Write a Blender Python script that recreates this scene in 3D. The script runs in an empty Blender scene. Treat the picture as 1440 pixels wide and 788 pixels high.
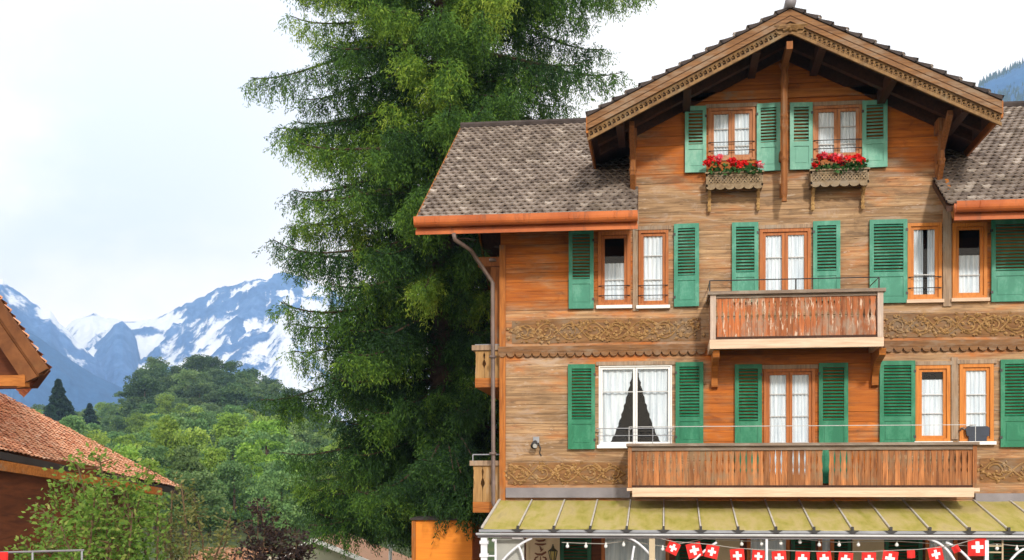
import bpy, bmesh, math, random
import numpy as np
from mathutils import Vector, Matrix
R = math.radians
random.seed(7); rng = np.random.default_rng(7)
SC = bpy.context.scene
COL = SC.collection

# ------------------------------------------------------------------ camera, world, sun, exposure
F, HOR, CX = 1700.0, 690.0, 720.0            # focal length and horizon in the photograph's pixels (1440 wide)
YAW = math.atan((934 - 720) / F)
CAM = Vector((0.0, -23.6, 3.5))
FWD = Vector((-math.sin(YAW), math.cos(YAW), 0)); RGT = Vector((math.cos(YAW), math.sin(YAW), 0))
cd = bpy.data.cameras.new('camera'); cam = bpy.data.objects.new('camera', cd); COL.objects.link(cam)
cam.location = CAM; cam.rotation_euler = (R(90), 0, YAW)
cd.sensor_fit = 'HORIZONTAL'; cd.sensor_width = 36; cd.lens = F / 1440 * 36
cd.shift_y = (HOR - 394) / 1440; cd.clip_start = 0.1; cd.clip_end = 20000
SC.camera = cam

SUN_EL, SUN_AZ = R(27), R(15)                # sun in front of the facade, to its right
sv = Vector((math.sin(SUN_AZ) * math.cos(SUN_EL), -math.cos(SUN_AZ) * math.cos(SUN_EL), math.sin(SUN_EL)))
sl = bpy.data.lights.new('sun', 'SUN'); sl.energy = 2.25; sl.angle = R(4.5); sl.color = (1.0, .93, .82)
so = bpy.data.objects.new('sun', sl); COL.objects.link(so)
so.rotation_euler = sv.to_track_quat('Z', 'Y').to_euler(); so.location = (20, -40, 30)

SC.view_settings.view_transform = 'Standard'; SC.view_settings.look = 'None'
SC.view_settings.exposure = 0.3; SC.view_settings.gamma = 1.0; SC.view_settings.use_curve_mapping = False
SC.cycles.max_bounces = 8; SC.cycles.transparent_max_bounces = 12; SC.cycles.volume_bounces = 0

# ------------------------------------------------------------------ node helpers
class NT:
    def __init__(s, tree): s.t = tree
    def n(s, typ, ins=None, **kw):
        nd = s.t.nodes.new(typ)
        for k, v in kw.items(): setattr(nd, k, v)
        for k, v in (ins or {}).items():
            if hasattr(v, 'links') or isinstance(v, bpy.types.NodeSocket): s.t.links.new(v, nd.inputs[k])
            else: nd.inputs[k].default_value = v
        return nd
    def math(s, op, a, b=0.0, c=0.0, clamp=False):
        return s.n('ShaderNodeMath', {0: a, 1: b, 2: c}, operation=op, use_clamp=clamp).outputs[0]
    def mix(s, f, a, b, typ='MIX'):
        return s.n('ShaderNodeMix', {0: f, 6: c4(a), 7: c4(b)}, data_type='RGBA', blend_type=typ).outputs[2]
    def noise(s, vec, scale, detail=3, rough=.55, dist=0.0):
        return s.n('ShaderNodeTexNoise', {'Vector': vec, 'Scale': scale, 'Detail': detail, 'Roughness': rough, 'Distortion': dist}).outputs[0]
    def ramp(s, f, stops, interp='LINEAR'):
        nd = s.n('ShaderNodeValToRGB', {0: f}); e = nd.color_ramp.elements; nd.color_ramp.interpolation = interp
        while len(e) < len(stops): e.new(0.5)
        for el, (p, c) in zip(e, stops):
            el.position = p; el.color = c4((c, c, c) if isinstance(c, (int, float)) else c)
        return nd.outputs[0]
    def sstep(s, v, a, b):
        return s.n('ShaderNodeMapRange', {0: v, 1: a, 2: b, 3: 0.0, 4: 1.0}, interpolation_type='SMOOTHSTEP').outputs[0]
    def scale(s, vec, sc):
        return s.n('ShaderNodeVectorMath', {0: vec, 1: sc}, operation='MULTIPLY').outputs[0]
    def bump(s, h, st=.3, d=.01):
        return s.n('ShaderNodeBump', {'Height': h, 'Strength': st, 'Distance': d}).outputs[0]
def c4(c):
    if isinstance(c, bpy.types.NodeSocket): return c
    return tuple(c) + (1.0,) if len(c) == 3 else tuple(c)

MATS = {}
def newmat(name):
    m = bpy.data.materials.new(name); m.use_nodes = True; nt = NT(m.node_tree)
    b = m.node_tree.nodes['Principled BSDF']; MATS[name] = m
    return m, nt, b
def setb(nt, b, col, rough=.6, spec=.3, normal=None, metal=0.0):
    for k, v in (('Base Color', c4(col)), ('Roughness', rough), ('Specular IOR Level', spec), ('Metallic', metal)):
        if isinstance(v, bpy.types.NodeSocket): nt.t.links.new(v, b.inputs[k])
        else: b.inputs[k].default_value = v
    if normal is not None: nt.t.links.new(normal, b.inputs['Normal'])

# ------------------------------------------------------------------ world: bright cloud cover over a faint sky
w = bpy.data.worlds.new('World'); SC.world = w; w.use_nodes = True
wt = NT(w.node_tree); bg = w.node_tree.nodes['Background']
sky = wt.n('ShaderNodeTexSky', sky_type='NISHITA', sun_disc=False, sun_elevation=SUN_EL, sun_rotation=math.pi - SUN_AZ, sun_intensity=1.0)
tc = wt.n('ShaderNodeTexCoord').outputs['Generated']
sq = wt.scale(tc, (1, 1, 1.7))
cn = wt.noise(sq, 1.9, 6, .5, .3)
cn2 = wt.noise(sq, 7.0, 5, .55, .2)
# the thinner, bluer part of the cloud cover lies up and to the left
blue_dir = (FWD + RGT * ((120 - 720) / F) + Vector((0, 0, 1)) * ((690 - 60) / F)).normalized()
dp = wt.n('ShaderNodeVectorMath', {0: wt.n('ShaderNodeVectorMath', {0: tc}, operation='NORMALIZE').outputs[0], 1: tuple(blue_dir)}, operation='DOT_PRODUCT').outputs['Value']
near = wt.sstep(dp, .962, .999)
f1 = wt.sstep(wt.math('ADD', wt.math('MULTIPLY', cn, .7), wt.math('MULTIPLY', cn2, .3)), .38, .58)
thin = wt.math('MULTIPLY', near, f1, clamp=True)
cloud = wt.mix(wt.sstep(cn2, .3, .7), (11.6, 11.5, 11.6), (12.8, 12.5, 12.3))
hz = wt.sstep(wt.n('ShaderNodeSeparateXYZ', {0: tc}).outputs[2], .46, .08)
cloud = wt.mix(hz, cloud, (20.0, 17.2, 13.8))
cloudthin = wt.mix(.10, (12.2, 12.3, 13.3), sky.outputs[0])
bgcol = wt.mix(thin, cloud, cloudthin)
w.node_tree.links.new(bgcol, bg.inputs['Color']); bg.inputs['Strength'].default_value = 0.1

# ------------------------------------------------------------------ pixel of the photograph -> point at a real distance
def ray(px, py):
    return FWD + RGT * ((px - CX) / F) + Vector((0, 0, 1)) * ((HOR - py) / F)
def at(px, py, Y=0.0):
    d = ray(px, py); t = (Y - CAM.y) / d.y
    return CAM + d * t
def atd(px, py, d): return CAM + ray(px, py) * d
def X(px, Y=0.0): return at(px, HOR, Y).x
def Z(px, py, Y=0.0): return at(px, py, Y).z

# ------------------------------------------------------------------ mesh builder
class MB:
    def __init__(s): s.v = []; s.f = []; s.t = []; s.m = []; s.mi = 0; s.tone = 0.5
    def add(s, vs, fs, tone=None):
        o = len(s.v); s.v += [tuple(v) for v in vs]
        for f in fs: s.f.append([o + i for i in f]); s.t.append(s.tone if tone is None else tone); s.m.append(s.mi)
    def quad(s, a, b, c, d, tone=None): s.add([a, b, c, d], [(0, 1, 2, 3)], tone)
    def box(s, x0, x1, y0, y1, z0, z1, tone=None):
        s.add([(x, y, z) for x in (x0, x1) for y in (y0, y1) for z in (z0, z1)],
              [(0, 1, 3, 2), (4, 6, 7, 5), (0, 4, 5, 1), (2, 3, 7, 6), (0, 2, 6, 4), (1, 5, 7, 3)], tone)
    def beam(s, p, q, w, h, up=(0, 0, 1), tone=None):
        """box from p to q; w across, h along up"""
        p, q = Vector(p), Vector(q); d = (q - p).normalized(); u = Vector(up); sd = d.cross(u).normalized(); u = sd.cross(d)
        vs = [c + sd * (a * w / 2) + u * (b * h / 2) for c in (p, q) for a in (-1, 1) for b in (-1, 1)]
        s.add(vs, [(0, 1, 3, 2), (4, 6, 7, 5), (0, 4, 5, 1), (2, 3, 7, 6), (0, 2, 6, 4), (1, 5, 7, 3)], tone)
    def prism(s, pts, d, tone=None):
        """polygon pts (3D, planar) pushed along d"""
        n = len(pts); d = Vector(d); a = [Vector(p) for p in pts]; b = [p + d for p in a]
        s.add(a + b, [list(range(n))[::-1], list(range(n, 2 * n))] + [(i, (i + 1) % n, n + (i + 1) % n, n + i) for i in range(n)], tone)
    def tube(s, pts, r, seg=6, tone=None, flat=None):
        pts = [Vector(p) for p in pts]; n = len(pts); rs = r if isinstance(r, (list, tuple)) else [r] * n
        vs = []; ref = Vector((0.13, .21, .97))
        for i, p in enumerate(pts):
            t = (pts[min(i + 1, n - 1)] - pts[max(i - 1, 0)])
            t = t.normalized() if t.length > 1e-9 else Vector((0, 0, 1))
            a = t.cross(ref)
            if a.length < .05: a = t.cross(Vector((1, 0, 0)))
            a.normalize(); b = t.cross(a)
            for k in range(seg):
                th = 2 * math.pi * k / seg
                vs.append(p + (a * math.cos(th) + b * math.sin(th)) * rs[i])
        fs = [(i * seg + k, i * seg + (k + 1) % seg, (i + 1) * seg + (k + 1) % seg, (i + 1) * seg + k) for i in range(n - 1) for k in range(seg)]
        fs += [list(range(seg))[::-1], list(range((n - 1) * seg, n * seg))]
        s.add(vs, fs, tone)
    def ball(s, c, r, sub=1, tone=None, sq=(1, 1, 1)):
        bm = bmesh.new(); bmesh.ops.create_icosphere(bm, subdivisions=sub, radius=1)
        c = Vector(c)
        s.add([c + Vector((v.co.x * r * sq[0], v.co.y * r * sq[1], v.co.z * r * sq[2])) for v in bm.verts], [[v.index for v in f.verts] for f in bm.faces], tone); bm.free()
    def build(s, name, mat, parent=None, smooth=False, cuts=()):
        me = bpy.data.meshes.new(name)
        org = thing_loc(parent)
        me.from_pydata([(a - org[0], b - org[1], c - org[2]) for a, b, c in s.v], [], s.f)
        for m in (mat if isinstance(mat, list) else [mat]): me.materials.append(MATS[m])
        me.attributes.new('tone', 'FLOAT', 'FACE').data.foreach_set('value', s.t)
        me.polygons.foreach_set('material_index', s.m)
        if smooth: me.polygons.foreach_set('use_smooth', [True] * len(s.f))
        bm = bmesh.new(); bm.from_mesh(me)
        for co, no in cuts:
            co = Vector(co) - Vector(org)
            bmesh.ops.bisect_plane(bm, geom=bm.verts[:] + bm.edges[:] + bm.faces[:], plane_co=co, plane_no=no, clear_outer=True)
        bmesh.ops.recalc_face_normals(bm, faces=bm.faces)
        bm.to_mesh(me); bm.free()
        o = bpy.data.objects.new(name, me); COL.objects.link(o)
        if parent: o.parent = parent
        return o
def thing_loc(p):
    x = Vector((0, 0, 0))
    while p is not None: x = x + p.location; p = p.parent
    return x
def tag(o, label=None, cat=None, group=None, kind=None):
    for k, v in (('label', label), ('category', cat), ('group', group), ('kind', kind)):
        if v: o[k] = v
    return o
def empty(name, loc, label, cat, group=None):
    o = bpy.data.objects.new(name, None); COL.objects.link(o); o.location = loc; o.empty_display_size = .3
    return tag(o, label, cat, group)

def cards(name, C, D, S, L, Wd, tone, mat, parent=None, bend=0.0, slots=None):
    """many pointed leaves: base C, direction D, side S, lengths L, widths Wd, tone per leaf -> one mesh"""
    C, D, S = (np.asarray(a, float) for a in (C, D, S)); L = np.asarray(L, float)[:, None]; Wd = np.asarray(Wd, float)[:, None]
    org = np.array(thing_loc(parent)); n = len(C)
    N = np.cross(D, S)
    V = np.empty((n, 4, 3)); V[:, 0] = C; V[:, 1] = C + D * L * .45 + S * Wd * .5 + N * L * bend; V[:, 2] = C + D * L; V[:, 3] = C + D * L * .45 - S * Wd * .5 + N * L * bend
    V = (V.reshape(-1, 3) - org).astype(np.float32)
    me = bpy.data.meshes.new(name)
    me.vertices.add(4 * n); me.vertices.foreach_set('co', V.ravel())
    me.loops.add(4 * n); me.loops.foreach_set('vertex_index', np.arange(4 * n, dtype=np.int32))
    me.polygons.add(n); me.polygons.foreach_set('loop_start', np.arange(0, 4 * n, 4, dtype=np.int32))
    try: me.polygons.foreach_set('loop_total', np.full(n, 4, dtype=np.int32))
    except Exception: pass
    me.update(calc_edges=True); me.validate()
    me.attributes.new('tone', 'FLOAT', 'FACE').data.foreach_set('value', np.asarray(tone, np.float32))
    if mat: me.materials.append(MATS[mat])
    o = bpy.data.objects.new(name, me); COL.objects.link(o)
    if parent: o.parent = parent
    return o
def unit(a): return a / np.maximum(np.linalg.norm(a, axis=-1, keepdims=True), 1e-9)
def rdir(n): return unit(rng.normal(size=(n, 3)))
def side_of(D):
    return unit(np.cross(D, rdir(len(D))))

# ------------------------------------------------------------------ materials
def pos(nt): return nt.n('ShaderNodeNewGeometry').outputs['Position']
def tone(nt): return nt.n('ShaderNodeAttribute', attribute_name='tone').outputs['Fac']

def simple(name, col, rough=.6, spec=.3, var=.25, sc=4.0, bump=0.0, bsc=40, metal=0.0):
    m, nt, b = newmat(name); p = pos(nt)
    n = nt.noise(p, sc, 4, .6)
    dk = tuple(c * (1 - var) for c in col); lt = tuple(min(1, c * (1 + var)) for c in col)
    nrm = nt.bump(nt.noise(p, bsc, 3), .4, bump) if bump else None
    setb(nt, b, nt.ramp(n, [(.3, dk), (.7, lt)]), rough, spec, nrm, metal); return m

def wood(name, c1, c2, grey=None, gamt=.4, grain=(2, 40, 40), gsc=1.0, rough=.65, paint=None, pamt=.5, toned=False):
    """grain: low frequency along the board"""
    m, nt, b = newmat(name); p = pos(nt)
    g = nt.noise(nt.scale(p, grain), gsc, 5, .65, .4)
    n2 = nt.noise(p, 1.3, 4, .6)
    col = nt.ramp(g, [(.3, c1), (.62, c2)])
    if toned: col = nt.mix(1.0, col, nt.ramp(tone(nt), [(0, (.6, .6, .6)), (1, (1.25, 1.2, 1.15))]), 'MULTIPLY')
    if grey:
        n3 = nt.noise(nt.scale(p, tuple(math.sqrt(v) for v in grain)), 2.2, 4, .7)
        f = nt.sstep(nt.math('ADD', n2, nt.math('MULTIPLY', n3, .8)), 1.25 - gamt, 1.45 - gamt * .7)
        col = nt.mix(f, col, grey)
    if paint:
        n4 = nt.noise(nt.scale(p, (14, 14, 2.5)), 1.0, 5, .7)
        col = nt.mix(nt.sstep(n4, .75 - pamt * .4, .8 - pamt * .4), col, paint)
    setb(nt, b, col, rough, .25, nt.bump(g, .5, .006)); return m

def facade_mat():
    m, nt, b = newmat('facade_wood'); p = pos(nt)
    sx = nt.n('ShaderNodeSeparateXYZ', {0: p}).outputs; x, z = sx[0], sx[2]
    PH = .185
    zi = nt.math('DIVIDE', z, PH); row = nt.math('FLOOR', zi); fr = nt.math('FRACT', zi)
    rowv = nt.n('ShaderNodeTexWhiteNoise', {'W': row}, noise_dimensions='1D').outputs['Value']
    seam0 = nt.sstep(nt.math('ABSOLUTE', nt.math('SUBTRACT', fr, .5)), .44, .497)
    sv_ = nt.n('ShaderNodeTexWhiteNoise', {'W': nt.math('ADD', row, 91.0)}, noise_dimensions='1D').outputs['Value']
    sbrk = nt.sstep(nt.noise(nt.scale(p, (.8, 1, 9)), 1.0, 3), .36, .56)
    seam = nt.math('SUBTRACT', 1.0, nt.math('MULTIPLY', seam0, nt.math('MULTIPLY', nt.math('MULTIPLY_ADD', sv_, .7, .3), sbrk)))
    off = nt.n('ShaderNodeCombineXYZ', {0: nt.math('MULTIPLY', rowv, 37.0), 1: 0.0, 2: 0.0}).outputs[0]
    pv = nt.n('ShaderNodeVectorMath', {0: p, 1: off}, operation='ADD').outputs[0]
    g = nt.noise(nt.scale(pv, (1.1, 18, 22)), 1.0, 7, .62, .6)
    gb = nt.noise(nt.scale(pv, (.9, 5, 7)), 1.0, 4, .6, .3)
    orange = nt.ramp(g, [(.22, (.27, .062, .006)), (.5, (.50, .138, .012)), (.8, (.66, .225, .030))])
    orange = nt.mix(nt.sstep(gb, .42, .66), orange, nt.mix(.45, orange, (.22, .058, .012)))
    greyc = nt.ramp(g, [(.24, (.12, .072, .040)), (.42, (.27, .165, .086)), (.6, (.45, .285, .150)), (.8, (.62, .46, .30))])
    # where rain reaches the boards: weathered bands between the sheltered parts below eaves and balconies
    zn = nt.n('ShaderNodeMapRange', {0: z, 1: 3.0, 2: 12.0}).outputs[0]
    q = lambda zz: (zz - 3) / 9
    wz = nt.ramp(zn, [(q(3.3), .50), (q(4.3), .72), (q(5.3), .80), (q(5.9), .62), (q(6.15), .40), (q(6.5), .66), (q(7.3), .58), (q(8.3), .64), (q(9.0), .82), (q(9.5), .50), (q(9.9), .12), (q(10.5), .0)])
    shl = nt.math('MULTIPLY', nt.sstep(x, -.25, -1.0), nt.sstep(z, 6.75, 7.5))
    shr = nt.math('MULTIPLY', nt.sstep(x, 5.0, 5.5), nt.sstep(z, 7.0, 7.6))
    shb = nt.math('MULTIPLY', nt.math('MULTIPLY', nt.sstep(x, .55, .95), nt.sstep(x, 4.2, 3.9)), nt.sstep(z, 6.5, 6.1))
    sh = nt.math('ADD', nt.math('ADD', shl, shr), shb, clamp=True)
    wz = nt.math('MULTIPLY', wz, nt.math('SUBTRACT', 1.0, nt.math('MULTIPLY', sh, .9)))
    n2 = nt.noise(nt.scale(p, (.55, 1, 1.5)), 1.0, 5, .65, .6)
    f = nt.sstep(nt.math('ADD', nt.math('ADD', wz, nt.math('MULTIPLY', n2, 1.9)), nt.math('MULTIPLY', gb, .8)), 1.36, 2.10)
    col = nt.mix(f, orange, greyc)
    bl = nt.noise(nt.scale(pv, (1.3, 2, 3.2)), 1.0, 6, .68, .8)
    col = nt.mix(nt.math('MULTIPLY', nt.sstep(bl, .50, .68), nt.math('MULTIPLY', f, .62)), col, (.47, .37, .30))
    col = nt.mix(nt.math('MULTIPLY', nt.sstep(bl, .46, .32), .55), col, nt.mix(f, (.19, .05, .010), (.13, .082, .05)))
    fl_ = nt.noise(nt.scale(pv, (9, 20, 22)), 1.0, 4, .75)
    col = nt.mix(nt.math('MULTIPLY', nt.math('MULTIPLY', nt.sstep(fl_, .66, .72), f), .75), col, (.72, .62, .52))
    # flaking pale scars and dark damp marks
    n5 = nt.noise(nt.scale(pv, (3.0, 20, 16)), 1.0, 6, .7)
    scar = nt.math('MULTIPLY', nt.sstep(n5, .60, .66), nt.sstep(wz, .35, .6))
    col = nt.mix(nt.math('MULTIPLY', scar, .7), col, (.62, .50, .40))
    n6 = nt.noise(nt.scale(p, (1.2, 3, 3.0)), 1.0, 5, .7, .5)
    col = nt.mix(nt.math('MULTIPLY', nt.sstep(n6, .58, .72), .55), col, (.075, .045, .028))
    col = nt.mix(1.0, col, nt.ramp(rowv, [(0, (.78, .76, .74)), (1, (1.12, 1.1, 1.08))]), 'MULTIPLY')
    col = nt.mix(nt.math('MULTIPLY', nt.math('SUBTRACT', 1, seam), .60), col, (.05, .024, .012))
    kn = nt.n('ShaderNodeTexVoronoi', {'Vector': nt.scale(pv, (1.6, 1, 5.4)), 'Scale': 1.0}).outputs['Distance']
    col = nt.mix(nt.math('MULTIPLY', nt.math('SUBTRACT', 1, nt.sstep(kn, .03, .085)), .6), col, (.09, .035, .015))
    h = nt.math('ADD', nt.math('MULTIPLY', seam, 1.0), nt.math('MULTIPLY', g, .35))
    setb(nt, b, col, .62, .25, nt.bump(h, .8, .012)); return m
facade_mat()
wood('orange_wood', (.22, .065, .012), (.46, .16, .030), (.26, .17, .10), .28, (30, 30, 2))
wood('orange_wood_flat', (.22, .065, .012), (.46, .16, .030), (.26, .17, .10), .28, (2, 30, 30))
wood('carved_wood', (.24, .125, .045), (.46, .28, .11), (.30, .21, .13), .30, (9, 30, 9))
wood('frieze_wood', (.22, .115, .040), (.42, .245, .098), (.33, .23, .14), .34, (6, 30, 6))
wood('frieze_ground', (.12, .052, .016), (.27, .13, .045), (.21, .145, .09), .42, (2, 20, 14))  # darker than the relief: shade of the carved recesses put into the colour
wood('box_wood', (.14, .092, .048), (.31, .225, .135), (.25, .20, .15), .35, (9, 30, 9))
wood('verge_carved', (.10, .048, .017), (.26, .145, .055), (.22, .16, .09), .35, (6, 30, 6))
wood('tan_board', (.105, .044, .015), (.25, .118, .043), (.25, .17, .11), .42, (2, 30, 30))
wood('brown_beam', (.16, .055, .016), (.33, .125, .035), (.24, .16, .10), .30, (30, 30, 2))
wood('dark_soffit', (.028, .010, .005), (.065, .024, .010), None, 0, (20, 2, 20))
wood('grey_post', (.18, .12, .08), (.38, .26, .17), (.34, .28, .22), .4, (30, 30, 2))
wood('window_orange', (.42, .13, .018), (.62, .22, .035), None, 0, (30, 30, 2), rough=.45)
wood('window_brown', (.28, .10, .035), (.50, .20, .075), (.42, .28, .18), .3, (30, 30, 2), rough=.5)
wood('window_red', (.27, .075, .02), (.46, .15, .035), (.34, .21, .13), .25, (30, 30, 2), rough=.5)
wood('worn_red_board', (.20, .050, .014), (.50, .16, .05), (.30, .22, .16), .40, (24, 24, 2), paint=(.58, .42, .31), pamt=.47, toned=True)
wood('brown_board', (.16, .052, .016), (.47, .19, .066), (.24, .16, .09), .40, (24, 24, 2), paint=(.42, .27, .16), pamt=.25, toned=True)
wood('pale_post', (.36, .26, .20), (.56, .44, .36), (.42, .34, .29), .4, (30, 30, 2))
wood('pale_beam', (.52, .35, .235), (.70, .52, .38), None, 0, (1.5, 20, 20))
wood('grey_rail', (.12, .085, .065), (.26, .19, .14), (.30, .25, .2), .4, (2, 30, 30))
wood('tan_balcony', (.25, .13, .045), (.43, .25, .095), (.4, .3, .2), .3, (20, 20, 2))
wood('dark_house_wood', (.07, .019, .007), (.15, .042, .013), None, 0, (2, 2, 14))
wood('verge_brown', (.085, .028, .010), (.21, .078, .026), (.17, .12, .05), .35, (3, 3, 3))
wood('orange_plank', (.72, .20, .02), (.86, .29, .03), None, 0, (1, 1, 16))
def gutter_mat():
    m, nt, b = newmat('gutter_orange'); p = pos(nt)
    n = nt.noise(nt.scale(p, (5, 5, .8)), 1.6, 5, .7); n2 = nt.noise(p, 1.2, 4, .6); n3 = nt.noise(p, 40, 3, .7)
    c = nt.mix(nt.sstep(n2, .35, .65), (.40, .095, .024), (.56, .155, .040))
    c = nt.mix(nt.math('MULTIPLY', nt.sstep(n, .54, .70), .65), c, (.16, .065, .035))
    c = nt.mix(nt.math('MULTIPLY', nt.sstep(n3, .62, .70), .35), c, (.55, .30, .18))
    setb(nt, b, c, .55, .3, nt.bump(n3, .2, .003))
gutter_mat()
simple('white_frame', (.78, .78, .77), .4, .4, .06)
simple('batten_grey', (.52, .49, .44), .45, .4, .15, 6)
simple('bar_grey', (.50, .50, .50), .5, .3, .1)
simple('white_metal', (.74, .75, .80), .35, .5, .10, 6)
simple('grey_metal', (.30, .31, .34), .4, .5, .2, 3)
simple('flashing', (.20, .185, .20), .5, .4, .25, 1.5)
simple('dark_metal', (.035, .033, .035), .45, .4, .3)
simple('pipe_brown', (.15, .105, .09), .5, .4, .28, 5)
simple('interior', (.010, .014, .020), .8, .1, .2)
simple('plaster_beige', (.52, .42, .28), .85, .1, .12, 2.0, .004)
simple('plaster_grey', (.40, .40, .37), .85, .1, .16, 1.2, .004)
simple('plaster_green', (.36, .37, .28), .85, .1, .12, 1.5)
simple('sign_beige', (.62, .48, .32), .6, .2, .08, 3)
simple('sign_ink', (.16, .055, .03), .6, .2, .1)
simple('lantern_iron', (.045, .04, .02), .5, .4, .3)
simple('lantern_glass', (.55, .42, .12), .2, .5, .15)
simple('flag_red', (.66, .035, .03), .75, .1, .15, 12)
simple('flag_white', (.86, .82, .82), .75, .1, .06, 8)
simple('bulb_white', (.85, .87, .85), .2, .5, .03)
simple('cord', (.45, .42, .38), .7, .2, .1)
simple('concrete', (.33, .31, .29), .9, .1, .2, 1.0, .004)
simple('bark', (.075, .050, .036), .95, .1, .4, 6, .03, 14)
simple('twig', (.13, .085, .05), .9, .1, .3, 6)
simple('box_blue', (.02, .03, .055), .25, .5, .2)
simple('rock_ridge', (.10, .12, .14), .95, .1, .3, .01)
simple('tile_edge', (.06, .048, .045), .9, .1, .35, 5)

def painted(name, col, fade):
    m, nt, b = newmat(name); p = pos(nt)
    n = nt.noise(nt.scale(p, (3, 3, 1.2)), 1.6, 5, .65); n2 = nt.noise(p, 22, 4, .7)
    c = nt.mix(nt.sstep(n, .35, .68), tuple(v * .82 for v in col), col)
    c = nt.mix(nt.math('MULTIPLY', nt.sstep(nt.math('ADD', n, nt.math('MULTIPLY', n2, .4)), .66, .9), .6), c, fade)
    setb(nt, b, c, .5, .35, nt.bump(n2, .15, .003))
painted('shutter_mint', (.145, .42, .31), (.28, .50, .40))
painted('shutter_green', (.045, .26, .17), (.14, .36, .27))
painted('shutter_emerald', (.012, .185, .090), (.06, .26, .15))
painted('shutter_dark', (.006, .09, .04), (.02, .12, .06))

def glass_mat():
    m, nt, b = newmat('window_glass'); t = nt.t
    t.nodes.remove(b); out = t.nodes['Material Output']
    fr = nt.n('ShaderNodeFresnel', {'IOR': 1.52}).outputs[0]
    tr = nt.n('ShaderNodeBsdfTransparent', {'Color': (.97, .985, .99, 1)}).outputs[0]
    gl = nt.n('ShaderNodeBsdfGlossy', {'Color': (1, 1, 1, 1), 'Roughness': .02}).outputs[0]
    f = nt.math('MULTIPLY', fr, .55, clamp=True)
    mx = nt.n('ShaderNodeMixShader', {0: f, 1: tr, 2: gl}).outputs[0]
    t.links.new(mx, out.inputs['Surface'])
glass_mat()
def curtain_mat():
    m, nt, b = newmat('curtain'); p = pos(nt)
    n = nt.noise(nt.scale(p, (26, 26, 1.2)), 1.0, 3, .5)
    n2 = nt.noise(p, 30, 3, .6)
    c = nt.mix(nt.sstep(n, .3, .7), (.52, .59, .66), (.76, .80, .84))
    c = nt.mix(nt.math('MULTIPLY', nt.sstep(n2, .55, .65), .15), c, (.6, .65, .7))
    setb(nt, b, c, .9, .1)
curtain_mat()

def tile_mat(name, stops, lichen, moss=None):
    m, nt, b = newmat(name); p = pos(nt)
    t = tone(nt); n = nt.noise(p, 1.1, 5, .65); n2 = nt.noise(p, 26, 4, .7); n3 = nt.noise(p, 9, 4, .65)
    c = nt.ramp(t, stops)
    c = nt.mix(nt.math('MULTIPLY', nt.sstep(n3, .54, .72), .6), c, lichen)
    c = nt.mix(nt.math('MULTIPLY', nt.sstep(n, .50, .70), .5), c, moss or (.07, .05, .045))
    c = nt.mix(nt.math('MULTIPLY', nt.sstep(n2, .62, .74), .5), c, (.08, .06, .05))
    setb(nt, b, c, .85, .15, nt.bump(n2, .4, .01))
tile_mat('tile_grey', [(0, (.115, .088, .074)), (.35, (.195, .155, .130)), (.7, (.265, .215, .182)), (1, (.42, .36, .31))], (.38, .33, .285), (.16, .125, .09))
tile_mat('tile_red', [(0, (.48, .19, .105)), (.5, (.66, .32, .185)), (1, (.80, .50, .34))], (.76, .55, .41), (.58, .31, .17))
tile_mat('tile_brown', [(0, (.28, .12, .07)), (.5, (.40, .21, .12)), (1, (.5, .32, .2))], (.5, .38, .27), (.3, .2, .1))

def canopy_mat():
    m, nt, b = newmat('canopy_sheet'); p = pos(nt); t = nt.t
    n = nt.noise(nt.scale(p, (1.6, .7, .7)), 1.5, 5, .65, .6); n2 = nt.noise(nt.scale(p, (9, 1.5, 1.5)), 1.2, 4, .6); n3 = nt.noise(p, 30, 3, .7)
    c = nt.ramp(nt.math('ADD', nt.math('MULTIPLY', n, .7), nt.math('MULTIPLY', n2, .3)), [(.34, (.30, .28, .04)), (.46, (.44, .38, .10)), (.58, (.53, .43, .18)), (.72, (.38, .31, .15))])
    c = nt.mix(nt.math('MULTIPLY', nt.sstep(n3, .6, .75), .4), c, (.28, .22, .07))
    setb(nt, b, c, .55, .3)
    tl = nt.n('ShaderNodeBsdfTranslucent', {'Color': (.45, .38, .12, 1)}).outputs[0]
    mx = nt.n('ShaderNodeMixShader', {0: .12, 1: b.outputs[0], 2: tl}).outputs[0]
    t.links.new(mx, t.nodes['Material Output'].inputs['Surface'])
canopy_mat()

def leaf_mat(name, stops, trans=.3, rnd=0.0, rough=.55):
    m, nt, b = newmat(name); t = nt.t
    c = nt.ramp(tone(nt), stops)
    if rnd:
        oi = nt.n('ShaderNodeObjectInfo').outputs['Random']
        c = nt.n('ShaderNodeHueSaturation', {'Color': c, 'Hue': nt.math('MULTIPLY_ADD', oi, rnd, .5 - rnd / 2), 'Saturation': 1.0,
                 'Value': nt.math('MULTIPLY_ADD', nt.math('FRACT', nt.math('MULTIPLY', oi, 7.3)), .5, .75)}).outputs[0]
    setb(nt, b, c, rough, .2)
    tl = nt.n('ShaderNodeBsdfTranslucent', {'Color': c}).outputs[0]
    mx = nt.n('ShaderNodeMixShader', {0: trans, 1: b.outputs[0], 2: tl}).outputs[0]
    t.links.new(mx, t.nodes['Material Output'].inputs['Surface'])
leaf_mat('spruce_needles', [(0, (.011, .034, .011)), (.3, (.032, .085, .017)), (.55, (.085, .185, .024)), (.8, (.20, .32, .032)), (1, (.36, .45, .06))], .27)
leaf_mat('leaf_light', [(0, (.10, .19, .03)), (.5, (.24, .37, .055)), (1, (.40, .50, .10))], .35, .03)
leaf_mat('leaf_mid', [(0, (.055, .12, .045)), (.5, (.13, .235, .075)), (1, (.24, .34, .12))], .3, .035)
leaf_mat('leaf_dark', [(0, (.028, .065, .030)), (.5, (.065, .12, .040)), (1, (.14, .19, .06))], .25, .03)
leaf_mat('leaf_dusty', [(0, (.11, .14, .05)), (.5, (.22, .25, .095)), (1, (.34, .36, .15))], .3, .03)
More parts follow.
